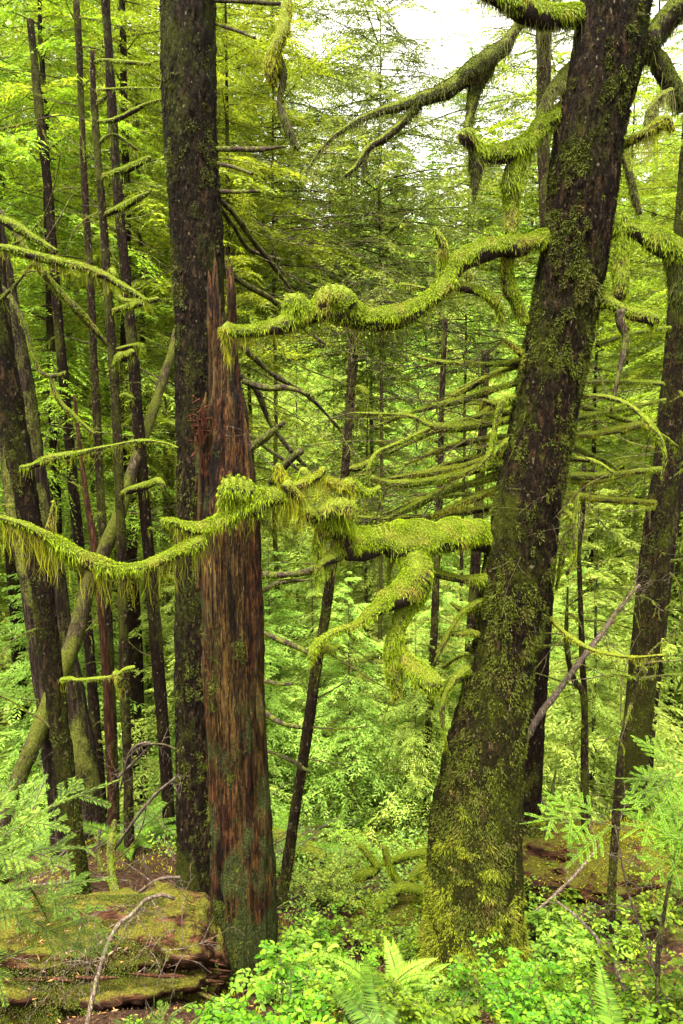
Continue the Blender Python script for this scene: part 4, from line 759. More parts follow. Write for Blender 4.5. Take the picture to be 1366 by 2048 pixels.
# mid-distance hemlocks whose drooping sprays fill the upper picture
MG = 'drooping hemlocks behind the near trunks'
pm = [conifer('hemlock_tree', 'x', 13, 3.0, 120, sp_mid, .11, 'leaf_mid', 'dark', .38, MG, shape=.55), conifer('hemlock_tree', 'x', 11, 2.6, 110, sp_mid, .09, 'leaf_mid', 'dark', .34, MG, shape=.5), conifer('hemlock_tree', 'x', 12, 3.4, 120, sp_mid, .045, 'leaf_dk', 'grey', .58, MG, shape=.4),
      conifer('hemlock_tree', 'x', 12, 3.3, 120, sp_mid, .05, 'leaf_mid', 'grey', .60, MG, shape=.4)]
ML = [(20, 9.5, 0, 1.0, 'drooping green hemlock filling the upper left corner'), (150, 12, 1, 1.1, 'light green hemlock behind the thin left poles'), (300, 10.5, 1, 1.0, 'leafy hemlock left of the tall flaky trunk at the top'),
      (-160, 8, 0, .9, 'hemlock at the far left edge whose boughs droop into view'), (702, 14, 2, 1.1, 'hemlock with silhouette shade in its leaf colour hanging into the bright sky gap'),
      (1500, 9, 0, 1.0, 'bright hemlock beyond the right edge of the picture'), (1330, 13, 1, 1.15, 'leafy hemlock behind the scaly right-edge trunk'), (1180, 14, 1, .95, 'hemlock seen past the right side of the large leaning trunk'), (395, 16, 3, 1.15, 'farther hemlock between the snag and the sky gap')]
ML += [(560, 11, 3, 1.05, None), (500, 17, 3, 1.5, None), (765, 11, 2, 1.0, 'dusky hemlock whose fine boughs veil the sky gap'), (455, 9.5, 1, 1.0, 'hemlock whose boughs spread right of the tall flaky trunk at the top'), (470, 14, 3, 1.2, None), (430, 15, 3, 1.3, None), (1085, 13, 3, 1.2, None), (930, 14, 2, 1.1, 'dusky hemlock under the upper right mossy limbs'), (110, 7.8, 1, .95, 'near hemlock with boughs across the upper left poles'), (260, 8.5, 0, .95, 'near hemlock behind the broken-topped stubbed pole'),
       (-40, 15, 1, 1.25, None), (90, 17, 0, 1.3, None), (230, 16, 1, 1.35, None), (340, 19, 0, 1.5, None), (1240, 17, 1, 1.35, None), (1420, 16, 0, 1.3, None),
       (20, 24, 1, 1.9, None), (60, 13, 3, 1.3, None), (210, 12, 3, 1.2, None), (340, 14, 3, 1.3, None), (170, 24, 0, 1.9, None), (300, 26, 1, 1.9, None), (1290, 24, 0, 1.9, None), (1190, 26, 1, 1.9, None), (1390, 23, 1, 1.9, None)]
for px, Y, k, s, lab in ML:
    if lab is None: lab = 'tall leafy hemlock deeper in the stand, behind the front row of hemlocks'
    x = (px-683)/FPX*Y; put(pm[k], x, Y, s, lab)

# small hemlock saplings and leafy shrubs over the middle ground
sap = [conifer('hemlock_sapling', 'small pale green hemlock sapling rising from the understory', 2.2, .95, 60, [spray(.8, .05, .028, .045, .013, .4, .2, 400+k) for k in range(3)], .02, 'leaf_far', 'twig', .05, 'hemlock saplings in the understory', shape=.7)]
def shrub(name, label, cat, H, nst, ll, leaf, group, spread=.6, nl=16, layered=False, stem='twig', seed=0, flat=.35):
    t = thing(name, label, cat, (0, 0, 0), group); gs = Geo(); gl = Geo()
    for k in range(nst):
        a = rng.random()*2*PI; d = nrm(np.array([math.cos(a)*spread, math.sin(a)*spread, 1.0])); P = [rnd(1)[0]*np.array([.04, .04, 0])]
        l = H*(.6+.5*rng.random())
        for q in range(6): d = nrm(d+rnd(1)[0]*.14+np.array([math.cos(a), math.sin(a), -.2])*.10); P.append(P[-1]+d*l/6)
        P = np.array(P); V, Fs = tube(P, (.002+.004*H)*(1-np.linspace(0, 1, 7)*.8), 4, cap=False); gs.add(V, Fs, 0, sm=True)
        for q in range(7+int(3*H)):
            j = 1.5+4.4*rng.random(); p = P[int(j)]+(P[min(6, int(j)+1)]-P[int(j)])*(j % 1); b = rng.random()*2*PI; dd = nrm(np.array([math.cos(b), math.sin(b), .28+.2*rng.normal()])); tl = l*(.16+.24*rng.random())
            Q = [p]
            for e in range(4): dd = nrm(dd+rnd(1)[0]*.15+np.array([0, 0, -.09])); Q.append(Q[-1]+dd*tl/4)
            Q = np.array(Q); V, Fs = tube(Q, .0012*(1+H)*(1-np.linspace(0, 1, 5)*.6), 3, cap=False); gs.add(V, Fs, 0)
            n = max(3, int(nl*(tl/(.3*l)))); u = (.12+.88*np.arange(n)/(n-1))*4; ii = np.minimum(u.astype(int), 3); f = (u-ii)[:, None]
            bp = Q[ii]*(1-f)+Q[ii+1]*f; tg = nrm(Q[ii+1]-Q[ii]); sd = nrm(np.cross(tg, np.array([0, 0, 1.]))); sg = np.where(np.arange(n) % 2 == 0, 1, -1)[:, None]
            ld = nrm(tg*.5+sd*sg*.9+rnd(n)*.18+np.array([0, 0, -.1])); ls_ = nrm(np.cross(ld, np.array([0, 0, 1.])+rnd(n)*flat))
            ls2 = ll*(.65+.6*rng.random(n)); oval(gl, bp, ld, ls_, ls2, ls2*.55)
    gs.build('stems', M[stem], t); gl.build('foliage', M[leaf], t); return t
UG = 'leafy understory shrubs on the middle ground'
um = [shrub('understory_shrub', 'bright leafy shrub on the forest floor of the ravine', 'shrub', 1.1+.25*k, 9, .05, 'leaf_shrub', UG, .8, 14, seed=k) for k in range(3)]
um.append(shrub('understory_shrub', 'bright leafy shrub on the forest floor of the ravine', 'shrub', .8, 9, .04, 'leaf_shrub', UG, .8, 14))
def clear(x, y):
    return not ((-2.9 < x < -.45 and y < 7.4) or (x > 1.2 and y < 6.2 and x < 3.4))
c = 0
for y in [4.9, 5.7, 6.6, 7.5, 8.5, 9.6, 10.8, 12, 13.5, 15.5]:
    st = .85 if y < 9 else 1.15
    for x in np.arange(-.52*y-.5, .52*y+.5, st):
        xx = x+rng.normal()*.3; yy = y+rng.normal()*.3
        if rng.random() < .18 or not clear(xx, yy) or (abs(xx-.7) < .8 and yy < 5): continue
        put(um[c % 4], xx, yy, (.45+.35*rng.random())*(1 if y > 8 else .75)); c += 1
c = 0
for y in [7, 8.6, 10.5, 12.5]:
    for x in np.arange(-.5*y, .5*y, 1.5):
        xx = x+rng.normal()*.5
        if clear(xx, y): put(sap[0], xx, y+rng.normal()*.5, .5+.6*rng.random()); c += 1

for y in [8, 9.2, 10.4, 11.6, 13, 14.4]:
    for x in np.arange(-.42*y, .5*y, 1.25):
        xx = x+rng.normal()*.4
        if clear(xx, y): put(sap[0], xx, y+rng.normal()*.4, .9+.9*rng.random()); c += 1
# ground cover: uncountable small leaves and moss sprigs
n = 120000; yy = 3.4+rng.random(n)**1.6*15; xx = (rng.random(n)*2-1)*(.55*yy+.5)
ok = vn(np.stack([xx*.9, yy*.9, 0*xx], 1), 91)+.3*vn(np.stack([xx*4, yy*4, 0*xx], 1), 92) > np.where(((xx < -.4) & (yy < 7.2)) | ((xx > 1.3) & (yy < 6)), .5, -.12)
xx, yy = xx[ok], yy[ok]; zz = ter(xx, yy)+.01+rng.random(len(xx))**2*.16*np.clip(yy/6, .4, 1.4); b = np.stack([xx, yy, zz], 1)
d = nrm(rnd(len(b))*np.array([1, 1, .35])+np.array([0, -.1, .2])); s = nrm(np.cross(d, np.array([0, 0, 1.])+rnd(len(b))*.3)); sz = (.016+.02*rng.random(len(b)))*np.clip(yy/6, .8, 2.2)
g = Geo(); oval(g, b, d, s, sz, sz*.6); tag(g.build('ground_cover', M['cover']), kind='stuff', label='bright green leaf cover carpeting the forest floor', cat='ground cover')
# litter on the near ground and mounds
n = 22000; yy = 2.4+rng.random(n)*5; xx = (rng.random(n)*2-1)*(.55*yy+.3); b = np.stack([xx, yy, ter(xx, yy)+.006], 1); d = nrm(rnd(n)*np.array([1, 1, .12])); s = nrm(np.cross(d, np.array([0, 0, 1.])+rnd(n)*.3)); sz = .010+.028*rng.random(n)**4
g = Geo(); rhomb(g, b, d, s, sz, sz*.25); tag(g.build('leaf_litter', M['litter']), kind='stuff', label='brown and orange needle litter on the ground', cat='leaf litter')
# moss sprigs over near ground
n = 60000; yy = 2.5+rng.random(n)**1.3*6; xx = (rng.random(n)*2-1)*(.55*yy+.3); ok = vn(np.stack([xx*1.7, yy*1.7, 0*xx], 1), 95)+.4*vn(np.stack([xx*7, yy*7, 0*xx], 1), 96) > .12; xx, yy = xx[ok], yy[ok]
b = np.stack([xx, yy, ter(xx, yy)-.004], 1); g = Geo(); strands(g, b, nrm(np.array([0, 0, 1.])+rnd(len(b))*.5), .02+.02*rng.random(len(b)), .005+.004*rng.random(len(b)), 0, .3); tag(g.build('floor_moss', M['mossy']), kind='stuff', label='tufted yellow-green moss on the forest floor', cat='moss')

# ------------------------------------------------------------------ foreground
# decayed log, bottom left
lp = [(-2.75, 3.25, -1.02), (-2.1, 3.32, -1.05), (-1.5, 3.42, -1.10), (-1.05, 3.52, -1.13), (-.78, 3.58, -1.16), (-.66, 3.60, -1.18)]
LP, Lr = smooth(np.array(lp), np.array([.40, .39, .37, .35, .31, .17]), .012)
log = thing('fallen_log', 'huge rotten moss-covered log lying across the bottom left corner', 'fallen log', LP[-1]-np.array([0, 0, .3]))
def ldisp(V, D, r):
    a = vn(V*np.array([1.2, 7, 7]), 7)*.07+fbm(V*np.array([4, 14, 14]), 8, 4)*.055-.05*np.clip(1-np.abs(vn(V*np.array([1.5, 8, 8]), 18))*5, 0, 1)+.022*fbm(V*np.array([16, 42, 42]), 28, 3)-.03*np.clip(1-np.abs(vn(V*np.array([2.5, 17, 17]), 29))*4, 0, 1)
    th = np.arctan2(D[..., 2], -D[..., 1]); lg = np.exp(-((th-.62+.12*vn(V*np.array([2.5, 0, 0]), 9))/.10)**2)*.16   # a deep rot seam below the crown
    lg2 = np.exp(-((th-.05+.15*vn(V*np.array([2., 0, 0]), 12))/.12)**2)*.10
    return a-lg-lg2
g = Geo(); V, Fs = tube(LP, Lr, 150, ldisp); g.add(V, Fs, 0, sm=True); g.build('log_body', M['log'], log)
g = Geo()
fur(g, LP, Lr-.0, 60000, .010, .0036, 0, 0, 0, raw=True, iso=.3, mask=lambda q, nn: (nn[:, 1] < .7) & (nn[:, 2] > -.5) & (vn(q*np.array([2.4, 5, 5]), 97)*.7+vn(q*19, 98)*.4+np.clip(nn[:, 2], -.5, 1)*.35 > .2), upk=.8)
# seat the sprigs on the displaced surface
g.build('log_moss', M['mossd'], log)
for k in range(26):                                                    # ragged red wood at the broken end and along the seam
    if k < 14: p = np.array([-.72+.08*rng.random(), 3.45+.2*rng.random()-.12, -1.12+.22*rng.normal()*.6]); d = np.array([1, -.2, .15*rng.normal()])
    else: q = rng.random(); p = np.array([-2+1.3*q, 3.09+.13*q, -.86-.06*q]); d = np.array([1, -.1, .05*rng.normal()])
    d = nrm(d); l = .05+.12*rng.random(); g = Geo(); P = np.array([p-d*l, p, p+d*l*.8]); V, Fs = tube(P, np.array([.004, .009, .001]), 5, lambda V, D, q: .003*vn(V*90, 1)); g.add(V, Fs, 0); g.build('wood_shard', M['red'], log)
# orange litter on the log
n = 1300; xx = -2.1+1.45*rng.random(n); th = rad(15)+rad(95)*rng.random(n); ii = np.clip(np.searchsorted(LP[:, 0], xx), 0, len(LP)-1); b = LP[ii]+np.stack([0*xx, -np.cos(th)*Lr[ii], np.sin(th)*Lr[ii]], 1)*1.04
d = nrm(rnd(n)*np.array([1, .4, .8])); s = nrm(np.cross(d, np.stack([0*xx, -np.cos(th), np.sin(th)], 1))); sz = .008+.03*rng.random(n)**4; g = Geo(); rhomb(g, b, d, s, sz, sz*.22); tag(g.build('fallen_needles', M['litter']), kind='stuff', label='orange fallen needles lying on the rotten log', cat='leaf litter')

for k in range(22):
    x = -2.0+1.3*rng.random(); t_ = rad(30+60*rng.random()); p = (x, 3.42-.39*math.cos(t_), -1.09+.40*math.sin(t_)); g = Geo()
    deadbranch(g, p, (rng.normal(), .4*rng.normal(), .25*rng.normal()), .15+.3*rng.random(), .0028, 0, 5, droop=.6, n=4); tag(g.build('fallen_twig', [M['dead'], M['moss']], origin=p), 'thin dead twig lying on the rotten log', 'twig', 'twigs on the rotten log')
# grey dead branch propped on the log
P, r = smooth(*path([(348, 1798, 3.0, 3.5), (325, 1790, 2.98, 3.6), (292, 1800, 2.95, 3.8), (262, 1830, 2.92, 4), (238, 1848, 2.9, 4.2), (215, 1890, 2.82, 4.4), (196, 1950, 2.74, 4.6), (184, 2000, 2.68, 4.8), (172, 2060, 2.62, 5)]), .02)
db = thing('dead_branch', 'crooked grey dead branch with fine twigs propped on the rotten log', 'fallen branch', P[-1]); g = Geo(); V, Fs = tube(P, r, 8, lambda V, D, q: q[:, None]*.3*vn(V*50, 2)); g.add(V, Fs, 0, sm=True); g.build('stem', M['dead'], db)
for k in range(12):
    g = Geo(); j = rng.integers(2, len(P)-12); deadbranch(g, P[j], (-.5+1.0*rng.normal(), -.25, -.8+.4*rng.normal()), .18+.28*rng.random(), .0022, 0, 9, n=4); g.build('twig', [M['dead'], M['moss']], db)
# dead sticks over the left mound
SK = [('long pale dead stick slanting up to the tall trunk base', [(355, 1552, 4.3, 3), (310, 1590, 4.4, 4), (270, 1640, 4.5, 4), (228, 1700, 4.7, 4)]), ('bleached curved stick lying left of the tall trunk', [(360, 1754, 4.2, 4), (320, 1758, 4.3, 5), (290, 1776, 4.35, 5), (262, 1796, 4.4, 3)]),
      ('grey stick lying flat across the left debris mound', [(60, 1772, 4.4, 4), (120, 1766, 4.5, 4), (190, 1755, 4.6, 4), (255, 1762, 4.6, 3)]), ('thin grey stick standing crooked before the left poles', [(236, 1556, 4.9, 4), (300, 1490, 4.8, 4), (262, 1500, 4.8, 3), (240, 1580, 4.9, 3)]),
      ('arched bare twig above the dark slim trunk foot', [(352, 1498, 4.7, 3), (322, 1488, 4.75, 3), (280, 1492, 4.8, 4), (258, 1510, 4.85, 4)]), ('mossy dead stump stick on the left mound', [(245, 1820, 4.3, 8), (225, 1760, 4.5, 9), (222, 1690, 4.6, 9), (230, 1640, 4.7, 6)]),
      ('grey stick leaning against the rough left trunk', [(65, 1620, 4.5, 3), (80, 1580, 4.6, 4), (92, 1550, 4.7, 3)]), ('short mossy stick by the left mound edge', [(200, 1660, 5, 5), (195, 1700, 4.9, 6), (205, 1745, 4.8, 6)]),
      ('pale stick with forked end beneath the right fir sapling', [(1070, 1822, 3.5, 3), (1100, 1798, 3.55, 4), (1150, 1750, 3.7, 4), (1200, 1690, 3.9, 3)]), ('long brown arching stick across the lower right leaves', [(1110, 1800, 3.3, 3), (1160, 1840, 3.2, 4), (1210, 1900, 3.1, 5), (1250, 1980, 3.0, 6)]),
      ('reddish leaning stick behind the large hemlock foot', [(1080, 1590, 5.5, 4), (1100, 1640, 5.4, 5), (1130, 1712, 5.3, 6)]), ('dark stick standing right of the dark smooth trunk', [(1112, 1540, 5, 3), (1098, 1620, 5, 4), (1090, 1720, 5, 5), (1092, 1760, 5, 5)]),
      ('bent dark stick at the bottom right among leaves', [(1366, 1640, 2.9, 3), (1340, 1760, 2.9, 5), (1320, 1880, 2.9, 7), (1315, 1960, 2.9, 7), (1318, 2060, 2.9, 8)]), ('slender grey stem curving up in the lower right leaves', [(1230, 1650, 2.9, 2), (1255, 1780, 2.9, 3), (1290, 1880, 2.9, 3), (1312, 1950, 2.9, 4)]),
      ('grey root stick lying on the right debris mound', [(1180, 1782, 4.6, 4), (1225, 1784, 4.6, 6), (1262, 1775, 4.6, 3)])]
for lab, lst in SK:
    P, r = smooth(*path(lst), .02); r = r*.7; t = thing('fallen_stick', lab, 'stick', P[-1], 'dead sticks around the trunks'); g = Geo(); V, Fs = tube(P, r, 7, lambda V, D, q: q[:, None]*.4*vn(V*50, 2)); g.add(V, Fs, 0, sm=True); mo = 'mossy' in lab
    if mo: fur(g, P, r, 26000, .018, .004, .6, 1)
    g.build('stem', [M['twig' if mo or 'dark' in lab else 'dead'], M['moss']], t)
    for k in range(4): g = Geo(); deadbranch(g, P[rng.integers(1, len(P)-1)], rnd(1)[0]+np.array([0, -.3, .6]), .12+.22*rng.random(), .002, 0, 6, n=4); g.build('twig', [M['dead'], M['moss']], t)
# small nameless sticks
for k in range(110):
    left = k < 76; x = (-2.4+1.9*rng.random()) if left else (1.4+1.6*rng.random()); y = 4.0+2.6*rng.random(); z = T1(x, y)+.03+.10*rng.random()
    g = Geo(); a = rng.random()*PI; d = np.array([math.cos(a), math.sin(a)*.4, .05+.25*rng.normal()]); deadbranch(g, (x, y, z), d, .3+.7*rng.random(), .005+.005*rng.random(), .25 if rng.random() < .3 else 0, 5, droop=.3, n=5)
    tag(g.build('fallen_twig', [M['dead' if rng.random() < .6 else 'twig'], M['mossy']], origin=(x, y, z)), 'thin dead twig strewn over the brown debris', 'twig', 'dead twigs strewn on the debris mounds')

# root mound at right and mossy dead limbs in the middle
def lumpy(name, label, cat, c, s, mat, seed, moss=None, amp=.28, md=12000):
    u = np.linspace(0, PI, 60)[:, None]; v = np.linspace(0, 2*PI, 90)[None]; D = np.stack([np.sin(u)*np.cos(v), np.sin(u)*np.sin(v), np.cos(u)+0*v], -1)
    P = D*np.array(s)*(1+amp*fbm(D*2.6, seed, 4)+.12*fbm(D*11, seed+4, 2))[..., None]+c; m_, n_ = 60, 90
    i = (np.arange(m_-1)[:, None]*n_+np.arange(n_-1)[None]); F = np.stack([i, i+n_, i+n_+1, i+1], -1).reshape(-1, 4); t = thing(name, label, cat, np.array(c)-np.array([0, 0, s[2]])); Geo().add(P, F, sm=True).build('mass', M[mat], t)
    if moss:
        k = rng.integers(0, 60*90, md); q = P.reshape(-1, 3)[k]+rnd(md)*.012; nn = D.reshape(-1, 3)[k]; ok = (vn(q*5, seed)+.3*vn(q*16, seed+1)+nn[:, 2]*.4 > .15); g = Geo(); q = q[ok]; strands(g, q, nrm(nn[ok]*.8+rnd(len(q))*.4), .02+.02*rng.random(len(q)), .005+0*q[:, 0], 0, .5); g.build('moss', M[moss], t)
    return t
lumpy('root_mound', 'brown rotting root mound with dark hollows at lower right', 'root mass', (2.0, 4.95, -1.52), (.95, .42, .30), 'log', 5, 'mossy')
lumpy('rotten_stump', 'grey-brown broken stump behind the right root mound', 'stump', (1.42, 5.1, -1.62), (.12, .12, .42), 'cedar', 8, 'moss', .3, 3000)
lumpy('root_mound', 'mossy rotten wood heap just left of the large hemlock foot', 'root mass', (.42, 5.0, -2.02), (.42, .3, .24), 'log', 15, 'moss')
ml = thing('fallen_log', 'bright mossy fallen log behind the snag in mid-ground', 'fallen log', at(590, 1690, 6.5)[0])
limb(ml, [(500, 1655, 6.6, 14), (560, 1675, 6.5, 15), (600, 1692, 6.4, 15), (645, 1715, 6.2, 12)], 'log_body', nh=0, dens=24000, ln=.022, n=16)
for k, (lab, s) in enumerate([('mossy dead limb arching up beside the hemlock foot', [(860, 1790, 5, 10), (810, 1775, 5, 10), (770, 1800, 5, 9), (745, 1830, 5, 6)]), ('mossy forked dead limb rising left of the hemlock foot', [(800, 1770, 5.1, 8), (785, 1745, 5.1, 8), (775, 1715, 5.1, 8), (768, 1690, 5.1, 5)]),
     ('short curved mossy limb furthest left in the fallen tangle', [(700, 1760, 5.3, 8), (730, 1748, 5.3, 11), (755, 1735, 5.3, 9), (740, 1715, 5.3, 7), (720, 1690, 5.3, 5)]), ('horizontal mossy limb touching the hemlock trunk', [(865, 1705, 5, 10), (830, 1708, 5, 10), (790, 1720, 5.1, 8), (765, 1730, 5.2, 4)]),
     ('mossy drooping limb against the left side of the hemlock', [(865, 1735, 4.8, 12), (845, 1740, 4.8, 13), (820, 1760, 4.8, 6)])]):
    t = thing('mossy_limb', lab, 'fallen branch', at(*s[0][:3])[0], 'mossy fallen limbs left of the hemlock'); limb(t, s, 'stem', nh=30, hl=(.02, .06), dens=26000, ln=.022, n=12)

# foreground huckleberries
HG = 'huckleberry shrubs along the bottom'
hb = [shrub('huckleberry_shrub', 'x', 'shrub', .25+.05*k, 10, .027, 'leaf_near', HG, .95, 11, flat=.45) for k in range(4)]
rl = shrub('salal_shrub', 'round-leaved bluish shrub at the right foot of the snag', 'shrub', .42, 9, .042, 'fern_l', 'round-leaved shrubs near the snag', .7, 8, flat=.5)
put(rl, (585-683)/FPX*3.9*1.07, 3.85, 1.0)
for px, Y, lab in [(655, 4.3, 'round-leaved shrub in the gap right of the snag'), (600, 3.5, 'round-leaved shrub directly in front of the thin leaning trunk foot'), (1090, 4.2, 'round-leaved shrub behind the right side of the hemlock foot'), (1180, 3.9, 'round-leaved shrub on the brown bank at right')]: put(rl, (px-683)/FPX*Y*1.07, Y, .8+.3*rng.random(), lab)
HB = [(1120, 4.3, 1.1, 'huckleberry on the brown bank behind the dead stick'), (1230, 4.1, 1.1, 'huckleberry at the foot of the right root mound'), (1320, 4.3, 1.2, 'huckleberry on the right bank near the edge'), (1290, 3.3, 1.0, 'huckleberry right of the forked dead stick'), (560, 3.75, 1.1, 'leafy huckleberry at the right foot of the snag'), (500, 2.9, 1.1, 'low huckleberry in front of the snag base'), (570, 2.75, 1.2, 'bright huckleberry left of the pale ferns'), (640, 3.1, .9, 'huckleberry directly left of the upright pale ferns'),
      (860, 3.25, .9, 'huckleberry sprawling at the left foot of the hemlock'), (1010, 3.3, 1.0, 'huckleberry at the right front of the hemlock foot'), (900, 2.85, 1.0, 'huckleberry above the lowest centre fern'), (1040, 2.9, 1.1, 'huckleberry between the two dark low ferns'),
      (1110, 3.3, 1.1, 'huckleberry on the soil right of the hemlock'), (1180, 3.0, 1.1, 'huckleberry under the brown arching stick'), (1260, 2.9, 1.15, 'huckleberry left of the bent dark stick'), (1345, 2.9, 1.2, 'huckleberry at the bottom right corner'), (1090, 4.6, 1.2, 'huckleberry between the dark trunk and the hemlock foot'),
      (700, 3.6, .8, 'small huckleberry in the gap between snag and hemlock'), (800, 3.9, .9, 'huckleberry just behind the pale ferns'), (640, 4.1, 1.0, 'huckleberry behind the low centre shrubs'), (980, 2.6, 1.0, 'lowest huckleberry at the bottom centre right'), (1200, 2.6, 1.0, 'lowest huckleberry near the bottom right fern'), (760, 4.4, 1.1, 'huckleberry beneath the mossy limb tangle'),
      (262, 2.35, .6, 'yellow-green sprig growing before the rotten log')]
for k, (px, Y, s, lab) in enumerate(HB):
    x = (px-683)/FPX*Y*1.07; put(hb[k % 4], x, Y, s, lab)
# ferns
def fern(name, label, mat, nf, Lf, group='ferns at the bottom of the picture', up=.9, fixed=None):
    t = thing(name, label, 'fern', (0, 0, 0), group)
    for k in range(nf):
        a = fixed[k] if fixed else rng.random()*2*PI; d = nrm(np.array([math.cos(a)*(1-up)*1.4, math.sin(a)*(1-up)*1.4, up])); l = Lf*(.75+.35*rng.random()); P = [np.zeros(3)]
        for q in range(14): d = nrm(d+np.array([math.cos(a), math.sin(a), -.55])*.085); P.append(P[-1]+d*l/14)
        P = np.array(P); g = Geo(); V, Fs = tube(P, .0022*(1-np.linspace(0, 1, 15)*.8), 4); g.add(V, Fs, 1)
        n = 44; u = (.12+.88*np.arange(n)/n)*14; ii = np.minimum(u.astype(int), 13); f = (u-ii)[:, None]; bp = P[ii]*(1-f)+P[ii+1]*f; tg = nrm(P[ii+1]-P[ii]); sd = nrm(np.cross(tg, np.array([0, 0, 1.])+rnd(1)[0]*.2)); uu = u/14
        pl = l*.19*np.clip(np.sin(np.clip((1-uu)*1.9, 0, PI/2)), .03, 1)*np.clip(.55+uu*2.5, 0, 1)
        for sg in (1, -1):
            dd = nrm(sd*sg+tg*.28+rnd(n)*.05+np.array([0, 0, -.12])); ws = nrm(np.cross(dd, np.cross(tg, sd))); rhomb(g, bp, dd, ws, pl, l/n*1.05+.001, 0, .22)
        g.build('frond', [M[mat], M['twig']], t)
    return t
FN = [('fern_l', 764, 3.1, 5, .42, .93, 'tall pale upright fern left of the hemlock foot', .14), ('fern_l', 806, 3.1, 4, .36, .93, 'paler shorter fern beside the tallest fern', .14), ('fern', 780, 2.75, 10, .42, .6, 'spreading dark fern below the two pale upright ferns', 0), ('fern', 990, 2.5, 5, .44, .8, 'dark glossy fern at the bottom right of centre', 0),
      ('fern', 1085, 2.45, 5, .42, .8, 'dark fern rising from the bottom edge near the right', 0), ('fern', 1250, 2.45, 4, .42, .85, 'dark upright fern at the bottom right', 0), ('fern_l', 640, 2.8, 4, .30, .6, 'drooping yellowish fern below the centre huckleberries', 0), ('fern', 710, 2.5, 6, .28, .55, 'low fern at the bottom centre edge', 0), ('fern_l', 1150, 2.8, 5, .3, .6, 'small pale fern amid the lower right huckleberries', 0), ('fern', 440, 2.45, 4, .22, .7, 'small dark fern at the bottom below the snag', 0)]
for mt, px, Y, nf, Lf, up, lab, dz in FN:
    t = fern('sword_fern', lab, mt, nf, Lf, up=up); x = (px-683)/FPX*Y*1.07; t.location = (x, Y, T1(x, Y)+dz*.3)

f0 = fern('sword_fern', 'x', 'fern', 8, .5, group='sword ferns across the middle ground', up=.62); first = True
for k in range(34):
    y = 4.4+5*rng.random(); x = (rng.random()*2-1)*.5*y
    if (x < -.5 and y < 4.6) or (abs(x-.7) < .35 and y < 4.8): continue
    lab = 'green sword fern among the shrubs of the middle ground'; z = T1(x, y)
    if first: f0.location = (x, y, z); f0['label'] = lab; first = False
    else: dup(f0, (x, y, z), rng.random()*6, .7+.6*rng.random(), lab)
# needled boughs close to the lens
def needled(g, gw, P, nl, nw, sp, rx=.0012, mi=0, up=np.array([0, 0, 1.])):
    P, _ = smooth(P, np.ones(len(P)), .01); seg = np.r_[0, np.cumsum(np.linalg.norm(np.diff(P, axis=0), axis=1))]; n = int(seg[-1]/sp); u = np.linspace(0, seg[-1]*.999, n)
    b = np.stack([np.interp(u, seg, P[:, k]) for k in range(3)], 1); tg = nrm(np.gradient(b, axis=0)); sd = nrm(np.cross(tg, up)); f = u/seg[-1]
    for sg in (1, -1):
        d = nrm(sd*sg*.85+tg*(.62+.25*f[:, None])+rnd(n)*.09); l = nl*(.72+.4*rng.random(n))*np.clip((1-f)*6+.35, 0, 1)*np.clip(f*8+.4, 0, 1); s = nrm(np.cross(d, up+rnd(n)*.3)); rhomb(g, b, d, s, l, nw, mi, .5)
    V, Fs = tube(P, rx*(1.2-.7*np.linspace(0, 1, len(P))), 4); gw.add(V, Fs, 0)
def bough(parent, lst, mat, side=.5, nl=.016, nw=.0021, sp=.0030, step=.075, dep=0, wood='twig'):
    P = np.array([at(*q)[0] for q in lst]); P, _ = smooth(P, np.ones(len(P)), .02); g = Geo(); gw = Geo(); needled(g, gw, P, nl, nw, sp, .0022)
    L = np.linalg.norm(np.diff(P, axis=0), axis=1).sum(); m = max(2, int(L/step)); T = nrm(np.gradient(P, axis=0)); up = np.array([0, -.45, 1.]); up = up/np.linalg.norm(up)
    for k in range(m):
        f = .12+.78*k/m; j = int(f*(len(P)-1)); sg = 1 if k % 2 else -1; s = nrm(np.cross(T[j], up)); d = nrm(T[j]*.75+s*sg*.75+rnd(1)[0]*.08); l = L*side*(1-f)*(.75+.4*rng.random())+.025
        Q = np.array([P[j]+d*l*q+np.array([0, 0, -.12*l*q*q]) for q in np.linspace(0, 1, 5)]); needled(g, gw, Q, nl, nw, sp, .0012, up=up)
        if l > .09:
            for e in range(int(l/.035)):
                h = .25+.6*e/(l/.035); sg2 = 1 if e % 2 else -1; s2 = nrm(np.cross(d, up)); d2 = nrm(d*.8+s2*sg2*.7); l2 = l*.42*(1-h)+.015; q0 = P[j]+d*l*h+np.array([0, 0, -.12*l*h*h]); needled(g, gw, np.array([q0, q0+d2*l2*.5, q0+d2*l2]), nl, nw, sp, .001, up=up)
    gw.build('stem', M[wood], parent); g.build('needles', M[mat], parent)
fir = thing('young_fir', 'blue-green needled fir boughs reaching in from the lower left edge', 'tree', (-1.15, 1.6, T1(-1.15, 1.6)))
FIRB = [[(-140, 1750, 1.65), (-20, 1690, 1.7), (90, 1620, 1.75), (170, 1585, 1.8), (236, 1560, 1.85)], [(-140, 1790, 1.65), (-20, 1740, 1.7), (80, 1700, 1.75), (165, 1695, 1.8), (190, 1712, 1.8)],
        [(-140, 1800, 1.7), (-20, 1785, 1.75), (60, 1778, 1.8), (140, 1766, 1.85), (228, 1756, 1.9)], [(60, 1775, 1.8), (80, 1810, 1.85), (98, 1845, 1.9)], [(-60, 1850, 1.8), (60, 1825, 1.9), (150, 1818, 1.95), (200, 1850, 2), (245, 1882, 2.05)],
        [(-120, 1620, 1.7), (-40, 1630, 1.7), (20, 1610, 1.75), (70, 1590, 1.8)], [(-100, 1960, 1.8), (0, 1920, 1.85), (62, 1895, 1.9)], [(-80, 1930, 1.8), (-10, 1945, 1.8), (50, 1975, 1.85)]]
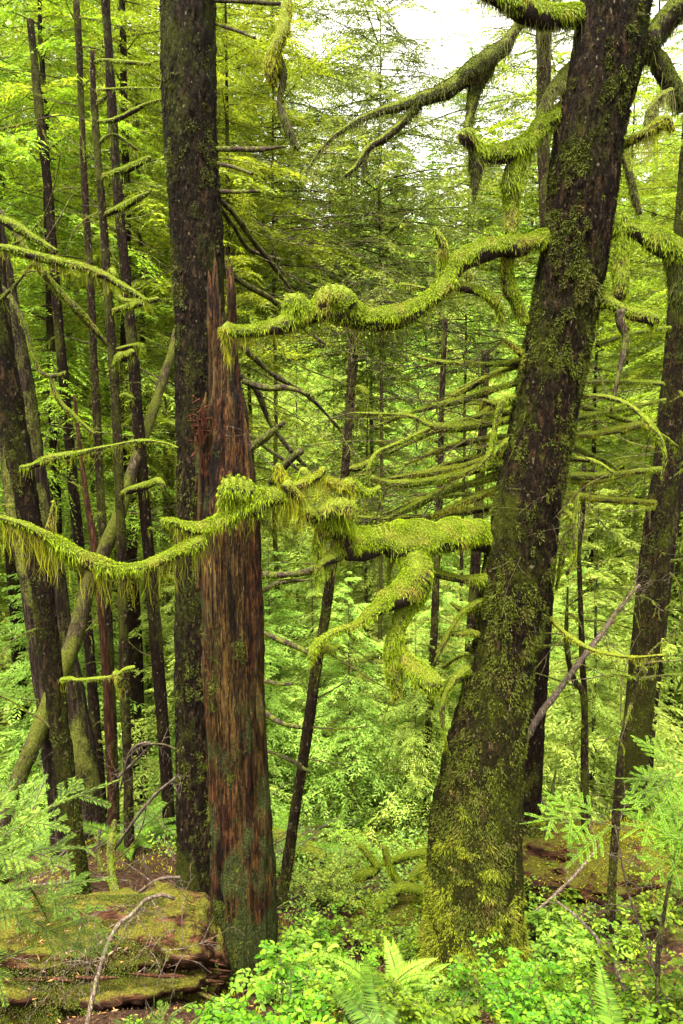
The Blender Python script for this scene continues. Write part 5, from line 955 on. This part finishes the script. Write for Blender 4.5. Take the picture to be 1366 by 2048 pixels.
for b in FIRB: bough(fir, b, 'needle')
P, r = smooth(np.array([(-1.15, 1.6, T1(-1.15, 1.6)-.05), (-1.12, 1.62, .2), (-1.1, 1.6, 1.1)]), np.array([.02, .016, .006]), .05); g = Geo(); V, Fs = tube(P, r, 8); g.add(V, Fs, 0); g.build('trunk', M['twig'], fir)
f2p = at(300, 2150, 2.2)[0]; fir2 = thing('fir_seedling', 'small fir seedling tips poking up at the bottom left of the snag', 'tree', f2p)
for b in [[(300, 2150, 2.2), (290, 2070, 2.15), (305, 2025, 2.15), (308, 1990, 2.15)], [(300, 2140, 2.2), (330, 2050, 2.15), (360, 2020, 2.15), (392, 2004, 2.15)], [(300, 2120, 2.2), (260, 2060, 2.15), (225, 2040, 2.15)], [(310, 2130, 2.2), (360, 2070, 2.1), (405, 2030, 2.1)]]: bough(fir2, b, 'needle', .4)
hs_ = thing('hemlock_sapling', 'bright green hemlock sapling with flat sprays near the lower right edge', 'tree', (1.62, 2.75, T1(1.62, 2.75)))
P, r = smooth(np.array([(1.62, 2.75, T1(1.62, 2.75)-.05), (1.58, 2.8, -.4), (1.5, 2.8, .05), (1.42, 2.8, .42)]), np.array([.012, .010, .006, .002]), .04); g = Geo(); V, Fs = tube(P, r, 6); g.add(V, Fs, 0); g.build('trunk', M['twig'], hs_)
for b in [[(1440, 1640, 2.8), (1360, 1640, 2.75), (1290, 1650, 2.7), (1240, 1680, 2.65)], [(1440, 1700, 2.8), (1370, 1700, 2.7), (1320, 1730, 2.6), (1290, 1770, 2.55)], [(1430, 1590, 2.8), (1350, 1580, 2.8), (1290, 1560, 2.8), (1230, 1556, 2.8)], [(1420, 1560, 2.8), (1350, 1540, 2.85), (1290, 1610, 2.7), (1220, 1620, 2.7)],
          [(1440, 1740, 2.8), (1380, 1750, 2.7), (1340, 1790, 2.6)], [(1430, 1660, 2.8), (1400, 1690, 2.65), (1350, 1680, 2.55), (1300, 1700, 2.5)], [(1250, 1660, 2.9), (1180, 1640, 2.9), (1120, 1635, 2.85), (1040, 1648, 2.8)]]:
    bough(hs_, b, 'needle_y', .55, .012, .0028, .0034, .055)
